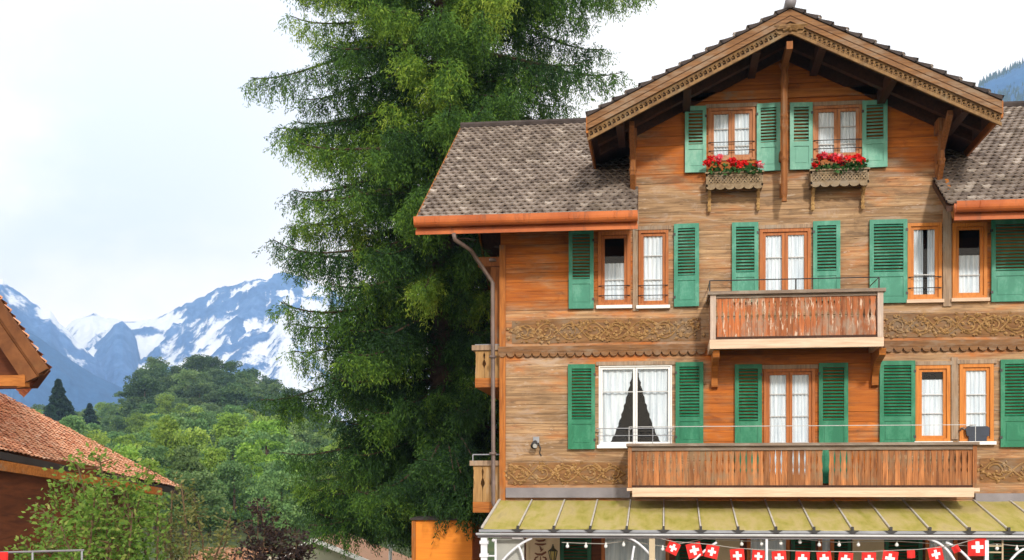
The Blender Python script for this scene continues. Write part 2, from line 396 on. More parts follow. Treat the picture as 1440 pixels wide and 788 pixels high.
leaf_mat('conifer_dark', [(0, (.010, .030, .018)), (.5, (.024, .058, .030)), (1, (.05, .09, .04))], .15, .02)
leaf_mat('shrub_leaf', [(0, (.05, .12, .02)), (.45, (.14, .26, .04)), (.8, (.27, .36, .07)), (1, (.46, .45, .15))], .4)
leaf_mat('shrub_leaf_dull', [(0, (.05, .08, .025)), (.5, (.16, .18, .05)), (1, (.32, .28, .11))], .35)
leaf_mat('purple_leaf', [(0, (.020, .014, .014)), (.5, (.050, .030, .026)), (.85, (.09, .06, .04)), (1, (.12, .10, .04))], .25)
leaf_mat('geranium_leaf', [(0, (.015, .06, .015)), (1, (.06, .16, .04))], .25)
leaf_mat('petal', [(0, (.70, .012, .015)), (.55, (.86, .03, .025)), (.75, (.85, .10, .17)), (1, (.9, .45, .5))], .25)

def mountain_mat():
    m, nt, b = newmat('hazed_alpine_rock'); p = pos(nt)
    s = tone(nt); n = nt.noise(p, .018, 8, .65); n2 = nt.math('ADD', nt.math('MULTIPLY', nt.noise(p, .025, 8, .75), .6), nt.math('MULTIPLY', nt.noise(nt.scale(p, (1, .5, .5)), .11, 5, .7), .4))
    rock = nt.ramp(nt.math('ADD', nt.math('MULTIPLY', n, .45), nt.math('MULTIPLY', n2, .55)), [(.36, (.018, .070, .22)), (.5, (.07, .17, .40)), (.64, (.16, .29, .55))])  # blue of the distant air is mixed into the rock colour itself
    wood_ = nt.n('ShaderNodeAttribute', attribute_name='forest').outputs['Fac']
    rock = nt.mix(wood_, rock, nt.ramp(nt.noise(p, .05, 5, .7), [(.3, (.015, .07, .20)), (.7, (.04, .13, .30))]))  # far forest gets its hazy blue from the colour too
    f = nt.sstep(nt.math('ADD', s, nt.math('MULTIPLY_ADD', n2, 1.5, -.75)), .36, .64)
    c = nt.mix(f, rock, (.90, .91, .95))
    setb(nt, b, c, .9, .1)
mountain_mat()
def ground_mat():
    m, nt, b = newmat('ground_grass'); p = pos(nt)
    n = nt.noise(p, .08, 5, .6); n2 = nt.noise(p, 2.0, 5, .7)
    c = nt.mix(nt.sstep(n, .4, .6), (.05, .085, .025), (.09, .11, .035))
    c = nt.mix(nt.math('MULTIPLY', n2, .5), c, (.06, .05, .03)); setb(nt, b, c, .95, .1)
ground_mat()
simple('asphalt', (.055, .055, .058), .9, .2, .2, 3, .004)

# ================================================================== TERRAIN
def vnoise2(x, y, seed):
    r = np.random.default_rng(seed); T = r.random((256, 256))
    xi, yi = np.floor(x).astype(int), np.floor(y).astype(int); fx, fy = x - xi, y - yi
    fx = fx * fx * (3 - 2 * fx); fy = fy * fy * (3 - 2 * fy)
    g = lambda a, c: T[a & 255, c & 255]
    return (g(xi, yi) * (1 - fx) + g(xi + 1, yi) * fx) * (1 - fy) + (g(xi, yi + 1) * (1 - fx) + g(xi + 1, yi + 1) * fx) * fy
def fbm(x, y, seed, oct=5, ridged=False, gain=.5):
    s = 0; a = 1; tot = 0
    for i in range(oct):
        n = vnoise2(x * 2 ** i, y * 2 ** i, seed + i)
        if ridged: n = 1 - np.abs(2 * n - 1)
        s = s + a * n; tot += a; a *= gain
    return s / tot
HILL = [(-400, 600), (0, 585), (60, 560), (100, 572), (140, 556), (180, 552), (203, 522), (240, 503), (290, 505), (340, 518), (380, 538), (430, 566), (500, 592), (600, 640), (760, 680), (900, 690), (2200, 690)]
def yfar(px): return np.interp(px, [a for a, _ in HILL], [b for _, b in HILL])
D0, D1 = 120.0, 430.0
def ground_z(x, y):
    x = np.asarray(x, float); y = np.asarray(y, float)
    rx, ry = x - CAM.x, y - CAM.y
    d = rx * FWD.x + ry * FWD.y; lat = rx * RGT.x + ry * RGT.y
    dd = np.maximum(d, 30.0); px = CX + F * lat / dd
    s = np.clip((dd - D0) / (D1 - D0), 0, 1)
    yb = 742.0; yt = np.minimum(yfar(px) + 46, 742)
    yy = yb + (yt - yb) * s ** .85
    z = CAM.z + (HOR - yy) / F * dd
    near = -3.2 * np.clip((dd - 45) / 75, 0, 1)
    near = near * 1.0
    z = np.where(dd < D0, near * np.clip((D0 - dd) / 1e9 + 1, 0, 1), z)
    far = np.clip((dd - D1) / 350, 0, 1)
    zt = CAM.z + (HOR - yt) / F * D1
    z = np.where(dd > D1, zt * (1 - far) + -30 * far, z)
    z0 = CAM.z + (HOR - yb) / F * D0
    z = np.where((dd <= D0), np.interp(dd, [0, 45, D0], [0, 0, z0]), z)
    # behind the hotel the ground stays level
    k = np.clip((px - 600) / 300, 0, 1)
    z = z * (1 - k) + np.minimum(z, 0) * k
    return z
def grid_axis(lo, hi, n, c=0.0, p=3.2):
    t = np.linspace(-1, 1, n); a = np.sinh(p * t) / np.sinh(p)
    return np.where(a < 0, c + a * (c - lo), c + a * (hi - c))
gx = grid_axis(-3000, 2600, 190, -40, 4.6); gy = grid_axis(-200, 4250, 210, 60, 4.2)
GX, GY = np.meshgrid(gx, gy); GZ = ground_z(GX, GY)
def heightfield(name, Xg, Yg, Zg, mat, attrs=None, smooth=True):
    h, wd = Xg.shape
    me = bpy.data.meshes.new(name); V = np.stack([Xg, Yg, Zg], -1).reshape(-1, 3)
    i = np.arange(h * wd).reshape(h, wd)
    Q = np.stack([i[:-1, :-1], i[:-1, 1:], i[1:, 1:], i[1:, :-1]], -1).reshape(-1, 4)
    me.from_pydata(V.tolist(), [], Q.tolist()); me.materials.append(MATS[mat])
    for k, a in (attrs or {}).items(): me.attributes.new(k, 'FLOAT', 'POINT').data.foreach_set('value', a.ravel().astype(np.float32))
    me.polygons.foreach_set('use_smooth', [smooth] * len(Q))
    o = bpy.data.objects.new(name, me); COL.objects.link(o); return o
tag(heightfield('ground', GX, GY, GZ, 'ground_grass'), kind='structure')
mb = MB(); mb.quad((-14, -22, .004), (14, -22, .004), (14, -5, .004), (-14, -5, .004))
tag(mb.build('road', 'asphalt'), kind='structure')
mb = MB(); mb.box(-14, 14, -5, 0, -.2, .12)
tag(mb.build('pavement', 'concrete'), kind='structure')

# ---- snow mountains: several ridges, each with its own distance and front slope
LAYERS = [  # ridge distance, front slope, back slope, profile (px, py), kind
    (3700, .40, .5, [(-200, 470), (40, 478), (85, 468), (100, 452), (118, 447), (132, 441), (150, 449), (178, 452), (205, 451), (228, 444), (245, 436), (262, 428), (284, 418), (300, 408), (316, 403), (332, 399), (345, 394), (352, 396), (365, 393), (376, 394), (386, 386), (398, 382), (410, 386), (424, 389), (436, 396), (470, 410), (540, 450), (620, 520), (760, 600)], 'massif'),
    (3300, .55, .6, [(-200, 560), (90, 540), (120, 500), (145, 474), (160, 458), (172, 452), (184, 464), (192, 478), (196, 500), (205, 530), (260, 570), (760, 640)], 'rock'),
    (3200, .62, .7, [(-200, 640), (225, 560), (262, 512), (290, 486), (312, 462), (325, 449), (333, 443), (345, 450), (362, 462), (380, 480), (384, 505), (398, 525), (420, 545), (440, 570), (560, 620), (760, 660)], 'rock'),
    (3100, .50, .5, [(-200, 330), (-60, 372), (-10, 388), (4, 394), (14, 404), (30, 414), (45, 424), (58, 435), (70, 436), (78, 445), (84, 455), (100, 470), (120, 492), (150, 520), (190, 548), (230, 575), (760, 640)], 'left'),
    (2400, .55, .5, [(-200, 380), (0, 447), (30, 460), (60, 478), (90, 500), (130, 525), (170, 545), (210, 562), (260, 590), (760, 660)], 'wood'),
    (2200, .60, .5, [(760, 700), (1100, 560), (1290, 300), (1345, 190), (1368, 140), (1378, 120), (1392, 110), (1412, 103), (1430, 93), (1446, 86), (1480, 74), (1560, 60), (1700, 60), (1900, 90)], 'wood'),
]
def mountains(name, p0, p1, np_, dists, layers, seed):
    pxs = np.linspace(p0, p1, np_); P, D = np.meshgrid(pxs, dists)
    Xw = CAM.x + D * (FWD.x + RGT.x * (P - CX) / F); Yw = CAM.y + D * (FWD.y + RGT.y * (P - CX) / F)
    Zb = np.full(P.shape, -60.0); snow = np.zeros(P.shape); forest = np.zeros(P.shape)
    nz = fbm(Xw / 260, Yw / 260, seed, 6, True) - .55
    fine = fbm(Xw / 60, Yw / 60, seed + 9, 5, True) - .55
    for dr, fs, bs, prof, kind in layers:
        pr = np.interp(P, [a for a, _ in prof], [b for _, b in prof])
        jag = (fbm(P / 9, P * 0 + dr, seed + 3, 4) - .5) * (9 if kind != 'wood' else 4)
        zr = CAM.z + (HOR - pr - (-jag * .6)) / F * dr
        near = np.maximum(dr - D, 0); back = np.maximum(D - dr, 0); k = np.clip((near + back) / 130, .05, 1)
        z = zr - near * fs * (1 + .25 * nz) - back * bs
        rg = fbm(Xw / 75 + dr, D / 170, seed + 41, 5, True) - .55
        z = z + k * (nz * 90 + fine * 20 + rg * (42 if kind in ('massif', 'rock') else 20))
        yy = HOR - F * (z - CAM.z) / D
        ribs = .6 * fbm(P / 3.2 + yy / 34, D / 500, seed + 21, 4) + .4 * fbm(P / 2.0 - yy / 22, D / 400, seed + 25, 4)
        blot = fbm(Xw / 60, Yw / 100, seed + 31, 5)
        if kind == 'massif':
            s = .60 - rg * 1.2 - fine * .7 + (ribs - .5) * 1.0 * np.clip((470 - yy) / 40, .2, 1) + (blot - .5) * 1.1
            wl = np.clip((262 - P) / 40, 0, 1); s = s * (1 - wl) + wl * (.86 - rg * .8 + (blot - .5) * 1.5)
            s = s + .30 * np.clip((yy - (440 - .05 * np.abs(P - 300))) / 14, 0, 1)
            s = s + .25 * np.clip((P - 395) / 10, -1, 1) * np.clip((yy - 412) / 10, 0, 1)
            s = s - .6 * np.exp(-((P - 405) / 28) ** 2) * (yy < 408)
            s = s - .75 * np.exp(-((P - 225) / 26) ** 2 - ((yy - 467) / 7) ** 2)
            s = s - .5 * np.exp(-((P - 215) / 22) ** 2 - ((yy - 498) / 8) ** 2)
            fo = 0 * P
        elif kind == 'rock':
            s = .12 + (blot - .5) * .5 - rg * .5 - fine * .4; fo = .15 + 0 * P
            s = s + .9 * np.clip((P - 392) / 12, 0, 1)
        elif kind == 'left':
            s = .38 - rg * .9 + (blot - .5) * 2.0 - .5 * np.clip((yy - pr - 26) / 14, 0, 1); fo = np.clip((yy - pr - 26) / 40, 0, 1)
        else:
            s = -2 + 0 * P; fo = 1 + 0 * P
        up = z > Zb
        Zb = np.where(up, z, Zb); snow = np.where(up, s, snow); forest = np.where(up, fo, forest)
    return tag(heightfield(name, Xw, Yw, Zb, 'hazed_alpine_rock', {'tone': np.clip(snow, -2, 2), 'forest': forest}), kind='structure')
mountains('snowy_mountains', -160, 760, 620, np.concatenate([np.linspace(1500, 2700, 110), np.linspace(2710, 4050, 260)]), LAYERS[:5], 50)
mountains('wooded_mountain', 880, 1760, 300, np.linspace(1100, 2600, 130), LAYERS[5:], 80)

# ================================================================== THE HOTEL
HX = 2.26
hotel = empty('chalet_hotel', (HX, 0, 0), 'large weathered wooden chalet hotel with green shutters, carved gable and balconies', 'chalet')
def part(m, name, mat, parent=None, **k): return m.build(name, mat, parent or hotel, **k)
XL, XR = X(704), 2 * HX - X(704)
BL, BR = X(889), 2 * HX - X(889)          # the gabled bay
OV = -1.5                                  # gable overhang
gl = at(826, 164, OV); ga = at(1110.5, 12, OV); gr = at(1414, 150, OV)
GXA = HX - .02; GZA = ga.z; GS = (GZA - gl.z) / (GXA - gl.x); GHW = GXA - gl.x   # apex, slope, half width
def roof_z(x): return GZA - GS * abs(x - GXA)
GTH = .16
# ---- windows: (frame px box), openings are cut into the wall
def rect(px0, py0, px1, py1, Y=0.0):
    a, b = at(px0, (py0), Y), at(px1, py1, Y); c = at(px0, py1, Y); d = at(px1, py0, Y)
    return (a.x, b.x, (c.z + b.z) / 2, (a.z + d.z) / 2)
WIN = {
    'top_a': rect(996, 152, 1062, 226), 'top_b': rect(1143, 149, 1212, 223),
    'mid_a': rect(841, 326, 887, 431), 'mid_b': rect(897, 324, 940, 431),
    'mid_c': rect(1068, 322, 1140, 424), 'mid_d': rect(1276, 314, 1324, 423), 'mid_e': rect(1339, 314, 1388, 421),
    'low_a': rect(842, 514, 945, 627), 'low_c': rect(1074, 519, 1146, 676), 'low_d': rect(1287, 514, 1336, 622), 'low_e': rect(1349, 512, 1397, 622),
}
def front_wall():
    holes = list(WIN.values())
    xs = sorted({XL, XR, BL, BR} | {h[0] for h in holes} | {h[1] for h in holes})
    top = GZA
    zs = sorted({0, 9.25, top} | {h[2] for h in holes} | {h[3] for h in holes})
    m = MB()
    for i in range(len(xs) - 1):
        for j in range(len(zs) - 1):
            cx, cz = (xs[i] + xs[i + 1]) / 2, (zs[j] + zs[j + 1]) / 2
            if any(h[0] < cx < h[1] and h[2] < cz < h[3] for h in holes): continue
            if cz > 9.25 and not (BL < cx < BR): continue
            m.quad((xs[i], 0, zs[j]), (xs[i + 1], 0, zs[j]), (xs[i + 1], 0, zs[j + 1]), (xs[i], 0, zs[j + 1]))
    for a, b, c, d in holes:
        t = .22
        m.quad((a, 0, c), (a, t, c), (a, t, d), (a, 0, d)); m.quad((b, 0, c), (b, 0, d), (b, t, d), (b, t, c))
        m.quad((a, 0, d), (a, t, d), (b, t, d), (b, 0, d)); m.quad((a, 0, c), (b, 0, c), (b, t, c), (a, t, c))
    nl = Vector((-GS, 0, 1)); nr = Vector((GS, 0, 1))
    return part(m, 'front_wall', 'facade_wood', cuts=[((GXA, 0, GZA - GTH), nl), ((GXA, 0, GZA - GTH), nr)])
front_wall()
BY = 8.0
for xx in (XL, XR - .2): m = MB(); m.box(xx, xx + .2, .02, BY, 0, 9.1); part(m, 'side_wall', 'facade_wood')
m = MB(); m.box(XL + .2, XR - .2, BY - .2, BY, 0, 9.1); part(m, 'back_wall', 'facade_wood')
for xx in (BL, BR - .15): m = MB(); m.box(xx, xx + .15, .02, 5.5, 9.0, min(roof_z(xx), roof_z(xx + .15)) - .12); part(m, 'bay_wall', 'orange_wood_flat')
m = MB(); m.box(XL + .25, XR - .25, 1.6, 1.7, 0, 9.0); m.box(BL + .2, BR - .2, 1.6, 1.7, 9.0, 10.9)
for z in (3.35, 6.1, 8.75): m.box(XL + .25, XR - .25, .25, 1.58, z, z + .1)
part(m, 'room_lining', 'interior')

# ---- tiled roofs: real courses, each tile a curved lip
def tiles(m, P0, U, V, nu, nv, wave=.03, lip=.035, seg=4, sub=1):
    """P0 lower left corner, U along the eave, V up the slope"""
    P0, U, V = Vector(P0), Vector(U), Vector(V); N = U.cross(V).normalized()
    if N.z < 0: N = -N
    for j in range(nv):
        sh = .5 * (j % 2)
        for i in range(-1, nu + 1):
            t = min(1, max(0, random.gauss(.45, .24)))
            h = random.uniform(-.006, .006)
            bot, topv = [], []
            for k in range(seg + 1):
                a = min(max((i + sh + k / seg) / nu, 0), 1)
                wv = wave * math.cos(2 * math.pi * k / seg)
                s = .5 - .5 * math.cos(2 * math.pi * k / seg)
                dz = -.16 * s / nv * random.uniform(.6, 1.2)
                bot.append(P0 + U * a + V * max((j / nv) + dz * .9, -.002) + N * (lip + wv + h))
                topv.append(P0 + U * a + V * ((j + 1.05) / nv) + N * (wv * .6 + h))
            if (bot[0] - bot[-1]).length < 1e-4: continue
            dn = [p - N * (lip * .95) for p in bot]
            n = seg + 1
            m.add(bot + topv + dn, [(k, k + 1, n + k + 1, n + k) for k in range(seg)] + [(k, 2 * n + k, 2 * n + k + 1, k + 1) for k in range(seg)], t)
EY, RY = -1.2, 3.9
ez = at(740, 303, EY).z; rz = at(740, 176, RY).z
exl = X(586, EY); WR_END = BL + .12
def wing_z(y): return ez + (rz - ez) * (y - EY) / (RY - EY)
V_ = Vector((0, RY - EY, rz - ez))
m = MB(); tiles(m, (exl, EY, ez), (WR_END - exl, 0, 0), V_, int((WR_END - exl) / .15), 32, .014, .034)
wroof = part(m, 'wing_roof', 'tile_grey')
m = MB(); m.prism([(exl + .02, EY + .05, ez - .02), (exl + .02, RY, rz - .02), (exl + .02, 2 * RY - EY, ez - .02), (exl + .02, 2 * RY - EY, ez - .14), (exl + .02, RY, rz - .16), (exl + .02, EY + .05, ez - .14)], (WR_END - exl - .02, 0, 0))
part(m, 'roof_deck', 'dark_soffit', wroof)
m = MB(); m.tube([(exl - .02, RY, rz + .03), (WR_END + 1.5, RY, rz + .03)], .085, 8); part(m, 'ridge_cap', 'tile_edge', wroof)
m = MB(); m.quad((exl, RY, rz), (WR_END, RY, rz), (WR_END, 2 * RY - EY, ez), (exl, 2 * RY - EY, ez)); part(m, 'back_slope', 'tile_edge', wroof)
m = MB()
for s in (0, 1):
    a = Vector((exl - .012, EY if s == 0 else 2 * RY - EY, ez - .085)); b_ = Vector((exl - .012, RY, rz - .085)); m.beam(a, b_, .04, .15)
part(m, 'verge_board', 'orange_wood_flat', wroof)
# right wing
wx0 = BR - .12; wx1 = XR + 1.4
m = MB(); tiles(m, (wx0, EY, ez), (wx1 - wx0, 0, 0), V_, int((wx1 - wx0) / .15), 32, .014, .034)
wroof2 = part(m, 'wing_roof', 'tile_grey')
m = MB(); m.prism([(wx0, EY + .05, ez - .02), (wx0, RY, rz - .02), (wx0, 2 * RY - EY, ez - .02), (wx0, 2 * RY - EY, ez - .14), (wx0, RY, rz - .16), (wx0, EY + .05, ez - .14)], (wx1 - wx0 - .02, 0, 0))
part(m, 'roof_deck', 'dark_soffit', wroof2)
m = MB(); m.tube([(wx0 - 1.5, RY, rz + .03), (wx1, RY, rz + .03)], .085, 8); part(m, 'ridge_cap', 'tile_edge', wroof2)
m = MB(); m.quad((wx0, RY, rz), (wx1, RY, rz), (wx1, 2 * RY - EY, ez), (wx0, 2 * RY - EY, ez)); part(m, 'back_slope', 'tile_edge', wroof2)
# gutters of the wings, orange painted
def gutter(x0, x1):
    m = MB(); n = 8
    prof = [(EY - .03 - .11 + .11 * math.cos(t), ez - .09 + .11 * math.sin(t)) for t in [math.pi + math.pi * k / n for k in range(n + 1)]]
    prof = [(EY - .255, ez - .02)] + [(EY - .25, ez - .09)] + prof[1:-1] + [(EY - .03, ez - .09), (EY - .03, ez - .02), (EY - .05, ez - .02), (EY - .06, ez - .085)] + [(EY - .14 + .09 * math.cos(t), ez - .095 + .09 * math.sin(t)) for t in [2 * math.pi - math.pi * k / n for k in range(1, n)]] + [(EY - .235, ez - .02)]
    m.prism([(x0, a, b) for a, b in prof], (x1 - x0, 0, 0))
    m.box(x0 + .01, x1 - .01, EY - .028, EY + .02, ez - .30, ez - .03)
    m.box(x0, x1, EY - .055, EY - .03, ez - .32, ez - .23)
    g = part(m, 'gutter', 'gutter_orange'); k = int((x1 - x0) / .72)
    for i in range(k):
        xx = x0 + (x1 - x0) * (i + .5) / k; m = MB(); m.tube([(xx, EY - .06 - .20, ez - .03), (xx, EY - .06 - .19, ez - .13), (xx, EY - .06 - .08, ez - .19), (xx, EY - .06 + .01, ez - .10)], .012, 4); m.build('gutter_bracket', 'gutter_orange', g)
    return g
g1 = gutter(exl - .01, X(897, EY)); g2 = gutter(X(1341, EY), wx1)
# swept eave end against the bay on the right
m = MB(); m.beam((BR + .10, -.12, wing_z(0) - .15), (X(1343, EY), EY + .02, ez - .18), .06, .2); part(m, 'eave_end_board', 'orange_wood_flat')
# downpipe: from the gutter, slanting back to the corner, then down
m = MB()
a = at(638, 328, EY - .1); c0 = at(662, 352, -.75); c1 = at(693, 398, -.09)
m.tube([a, a + Vector((.02, .02, -.12)), c0, c1 + Vector((-.04, 0, .06)), c1, Vector((c1.x + .012, -.09, 3.25)), Vector((c1.x + .06, -.14, 3.1))], .040, 8)
for z in (8.0, 6.1, 4.2): m.tube([(c1.x, -.09, z), (c1.x, -.09, z + .05)], .07, 8)
part(m, 'downpipe', 'pipe_brown', g1, smooth=True)

# ---- gable roof
GY1 = 5.6
def slope_pts(x0, x1, dz0, dz1, y):
    return [(x0, y, roof_z(x0) - dz0), (x1, y, roof_z(x1) - dz0), (x1, y, roof_z(x1) - dz1), (x0, y, roof_z(x0) - dz1)]
XE0, XE1 = GXA - GHW, GXA + GHW + .06
L_ = Vector((GHW, 0, GS * GHW)).length
m = MB()
for sgn in (-1, 1):
    xe = GXA + sgn * GHW
    tiles(m, (xe, OV - .03, roof_z(xe)), (0, GY1 - OV, 0), (GXA - xe, 0, GZA - roof_z(xe)), 38, 15, .012, .075, 2)
groof = part(m, 'gable_roof', 'tile_grey')
m = MB()
for sgn in (-1, 1):
    xe = GXA + sgn * GHW
    for j in range(15):                    # stepped tile ends along the verge
        t0, t1 = j / 15, (j + 1.12) / 15
        xa, xb = xe + (GXA - xe) * t0, xe + (GXA - xe) * min(t1, 1)
        m.prism([(xa, OV - .05, roof_z(xa) - .005), (xb, OV - .05, roof_z(xb) - .005), (xb, OV - .05, roof_z(xb) + .012), (xa, OV - .05, roof_z(xa) + .075)], (0, .22, 0), random.random())
part(m, 'verge_tile_ends', 'tile_edge', groof)
m = MB()
for sgn in (-1, 1):
    xe = GXA + sgn * GHW
    m.prism(slope_pts(xe, GXA, .02, GTH, OV + .03), (0, GY1 - OV - .05, 0))
part(m, 'roof_deck', 'dark_soffit', groof)
m = MB()
for sgn in (-1, 1):
    xe = GXA + sgn * (GHW - .15)
    for y in (-.72, -.05):
        m.prism(slope_pts(xe, GXA, GTH + .002, GTH + .22, y), (0, .14, 0))
    for k in range(9):                     # boards of the soffit
        y = OV + .10 + k * .16
    for f in (.16, .5, .84):               # purlins carried through the gable
        xx = GXA + sgn * GHW * f
        m.box(xx - .07, xx + .07, OV + .12, .05, roof_z(xx) - GTH - .24 - .04, roof_z(xx) - GTH - .04)
part(m, 'rafters', 'dark_soffit', groof)
m = MB()
for sgn in (-1, 1):
    xe = GXA + sgn * GHW
    m.prism(slope_pts(xe, GXA, .015, .130, OV - .02), (0, .05, 0), .6)
    m.prism(slope_pts(xe, GXA, .132, .155, OV + .0), (0, .03, 0), .2)
    m.prism(slope_pts(xe, GXA, .157, .245, OV - .045), (0, .07, 0), .75)
part(m, 'bargeboard', 'tan_board', groof)
m = MB()
for sgn in (-1, 1):                        # carved band with scallops and cut-outs
    xe = GXA + sgn * GHW
    n = 44
    m.prism(slope_pts(xe, GXA, .247, .28, OV + .01), (0, .04, 0))
    m.prism(slope_pts(xe, GXA, .385, .445, OV - .005), (0, .05, 0))
    for j in range(n):
        a_, b_ = xe + (GXA - xe) * j / n, xe + (GXA - xe) * (j + 1) / n
        for q in range(1):
            mid = (a_ + b_) / 2
            m.prism([(a_, OV + .012, roof_z(a_) - .28), (mid, OV + .012, roof_z(mid) - .28), (a_ + (b_ - a_) * .62, OV + .012, roof_z(mid) - .388), (a_ + (b_ - a_) * .30, OV + .012, roof_z(mid) - .388)], (0, .035, 0))
            c = Vector((a_ + (b_ - a_) * .8, OV + .0, roof_z(b_) - .325 if sgn < 0 else roof_z(mid) - .33))
            m.tube([c + Vector((.028 * math.cos(t), 0, .028 * math.sin(t))) for t in np.linspace(0, 5.2, 7)], .012, 4)
part(m, 'carved_bargeboard', 'verge_carved', groof)
m = MB()
for sgn in (-1, 1):
    xe = GXA + sgn * GHW
    m.prism(slope_pts(xe, GXA, .26, .385, OV + .058), (0, .03, 0))
part(m, 'bargeboard_backing', 'dark_soffit', groof)
m = MB()                                   # apex rosette
for k in range(5):
    t = -math.pi * .85 + k * math.pi * .175 * 1
c = Vector((GXA, OV - .03, GZA - .34))
for k in range(7):
    t = math.pi * (1.08 + .84 * k / 6); m.tube([c, c + Vector((.30 * math.cos(t), 0, -abs(.14 * math.sin(t)) * .9 + .05))], [.05, .03], 5)
m.prism([(GXA - .3, OV - .01, GZA - .36), (GXA, OV - .01, GZA - .26), (GXA + .3, OV - .01, GZA - .36), (GXA + .2, OV - .01, GZA - .46), (GXA - .2, OV - .01, GZA - .46)], (0, .05, 0))
part(m, 'apex_rosette', 'verge_carved', groof)
m = MB(); m.tube([(GXA, OV - .12, GZA + .09), (GXA, GY1, GZA + .09)], .10, 10); part(m, 'ridge_cap', 'flashing', groof, smooth=True)
for sgn in (-1, 1):                        # eave fascia running back
    m = MB(); xe = GXA + sgn * (GHW + .005)
    m.box(xe - .02, xe + .02, OV, 1.6, roof_z(xe) - .30, roof_z(xe) - .0); part(m, 'eave_board', 'orange_wood_flat', groof)

# ---- posts and brackets of the gable
def turned(x, y, z0, z1, r, n=24, beads=()):
    pts, rs = [], []
    for k in range(n + 1):
        t = k / n; pts.append((x, y, z0 + (z1 - z0) * t)); rr = r
        for bt, bw, br in beads: rr += br * math.exp(-((t - bt) / bw) ** 2)
        rs.append(rr)
    return pts, rs
m = MB(); p, rr = turned(GXA, -.42, Z(1103, 291), GZA - .55, .062, 40, [(.97, .02, .05), (.86, .03, .03), (.6, .015, .02), (.52, .02, .025), (.3, .015, .02), (0.02, .02, -.02)])
m.tube(p, rr, 8); m.beam((GXA, -.42, GZA - .62), (GXA, OV + .1, GZA - .62), .11, .14); m.beam((GXA, -.36, Z(1103, 280)), (GXA, .02, Z(1103, 262)), .09, .12)
m.box(GXA - .075, GXA + .075, -.36, .02, 9.75, 9.9); m.box(GXA - .05, GXA + .05, -.02, .02, 9.1, 9.3)
part(m, 'king_post', 'brown_beam')
for sgn in (-1, 1):
    xb = BL + .02 if sgn < 0 else BR - .02
    m = MB(); zt = roof_z(xb) - GTH - .26; zb = Z(889, 275)
    p, rr = turned(xb, -.30, zb + .3, zt, .06, 30, [(.95, .03, .03), (.72, .02, .03), (.45, .02, .025), (.15, .03, .02)])
    m.tube(p, rr, 8); m.box(xb - .075, xb + .075, -.38, .02, zt - .12, zt + .12)
    m.beam((xb, -.02, zt - .62), (xb, -1.0, zt + .02), .09, .12, (0, 0, 1)); m.beam((xb, .02, zb), (xb, -.33, zb + .35), .09, .11)
    m.box(xb - .06, xb + .06, -.06, .0, zb - .1, zb + .6)
    part(m, 'gable_bracket', 'brown_beam')

# ---- corner boards, beams and trim on the facade
m = MB(); m.box(XL - .02, XL + .10, -.035, .05, 3.1, ez - .3); part(m, 'corner_board', 'orange_wood')
m = MB(); xx = X(894); m.box(xx - .055, xx + .055, -.03, 0, WIN['mid_a'][2] - .1, 9.1); part(m, 'bay_post', 'grey_post')
m = MB(); xx = X(1331.5); m.box(xx - .075, xx + .075, -.04, 0, WIN['mid_d'][2] - .12, 9.3); part(m, 'bay_post', 'grey_post')
m = MB(); xx = X(1342); m.box(xx - .06, xx + .06, -.035, 0, WIN['low_d'][2] + .05, 6.0); part(m, 'bay_post', 'grey_post')
m = MB(); m.box(BL + .1, BR - .1, -.05, 0, Z(1000, 143), Z(1000, 131)); part(m, 'gable_beam', 'orange_wood_flat')

def frieze(x0, x1, z0, z1, name='carved_frieze', dense=1.0):
    """scrolling vine and leaves carved in relief on a shallow board"""
    m = MB(); h = z1 - z0; zc = (z0 + z1) / 2; n = max(2, int((x1 - x0) / (h * 1.05 / dense))); per = (x1 - x0) / n
    for ph in (0, math.pi):
        m.tube([(x0 + per * n * t, -.022, zc + .40 * h * math.sin(math.pi * n * t + ph) * math.sin(math.pi * min(1, t * 9, (1 - t) * 9) / 2)) for t in np.linspace(0, 1, n * 9 + 1)], .015, 4)
    for i in range(n):
        s = 1 if i % 2 == 0 else -1; cx = x0 + per * (i + .5) + random.uniform(-.02, .02); cz = zc - s * h * .05
        sp = []
        for t in np.linspace(0, 1, 16):
            r = h * random.uniform(.36, .40) * (1 - t * .8); a = s * (math.pi * .9 - t * 1.7 * math.pi); sp.append((cx + r * math.cos(a) * 1.1, -.028, cz + r * math.sin(a)))
        m.tube(sp, [.017 - .006 * t for t in np.linspace(0, 1, 16)], 4)
        for k in range(26):
            a = random.uniform(0, 6.28); r = h * random.uniform(.08, .62)
            c = Vector((cx + r * 1.3 * math.cos(a), -.016, min(max(cz + r * math.sin(a), z0 + .02), z1 - .02)))
            d = Vector((math.cos(a + s), 0, math.sin(a + s))) * h * random.uniform(.14, .30); nn = Vector((-d.z, 0, d.x)) * .34
            e = c + d; e.z = min(max(e.z, z0), z1)
            m.add([c, c + d * .5 + nn + Vector((0, -.03, 0)), e, c + d * .5 - nn + Vector((0, -.004, 0)), c + d * .55 + Vector((0, -.035, 0))], [(0, 1, 4), (1, 2, 4), (2, 3, 4), (3, 0, 4)])
        m.ball((cx, -.02, cz), .028, 1)
    o = part(m, name, 'frieze_wood', smooth=False)
    m = MB(); m.box(x0, x1, -.012, -.001, z0 - .02, z1 + .02); m.build('frieze_board', 'frieze_ground', o)
    return o
ZF0, ZF1 = Z(850, 480), Z(850, 451)
frieze(X(720), X(985), ZF0, ZF1); frieze(X(1246), XR - .1, ZF0, ZF1)
frieze(X(714), X(880), Z(800, 680), Z(800, 652), dense=.9); frieze(X(1378), XR - .1, Z(1400, 677), Z(1400, 646), dense=.9)
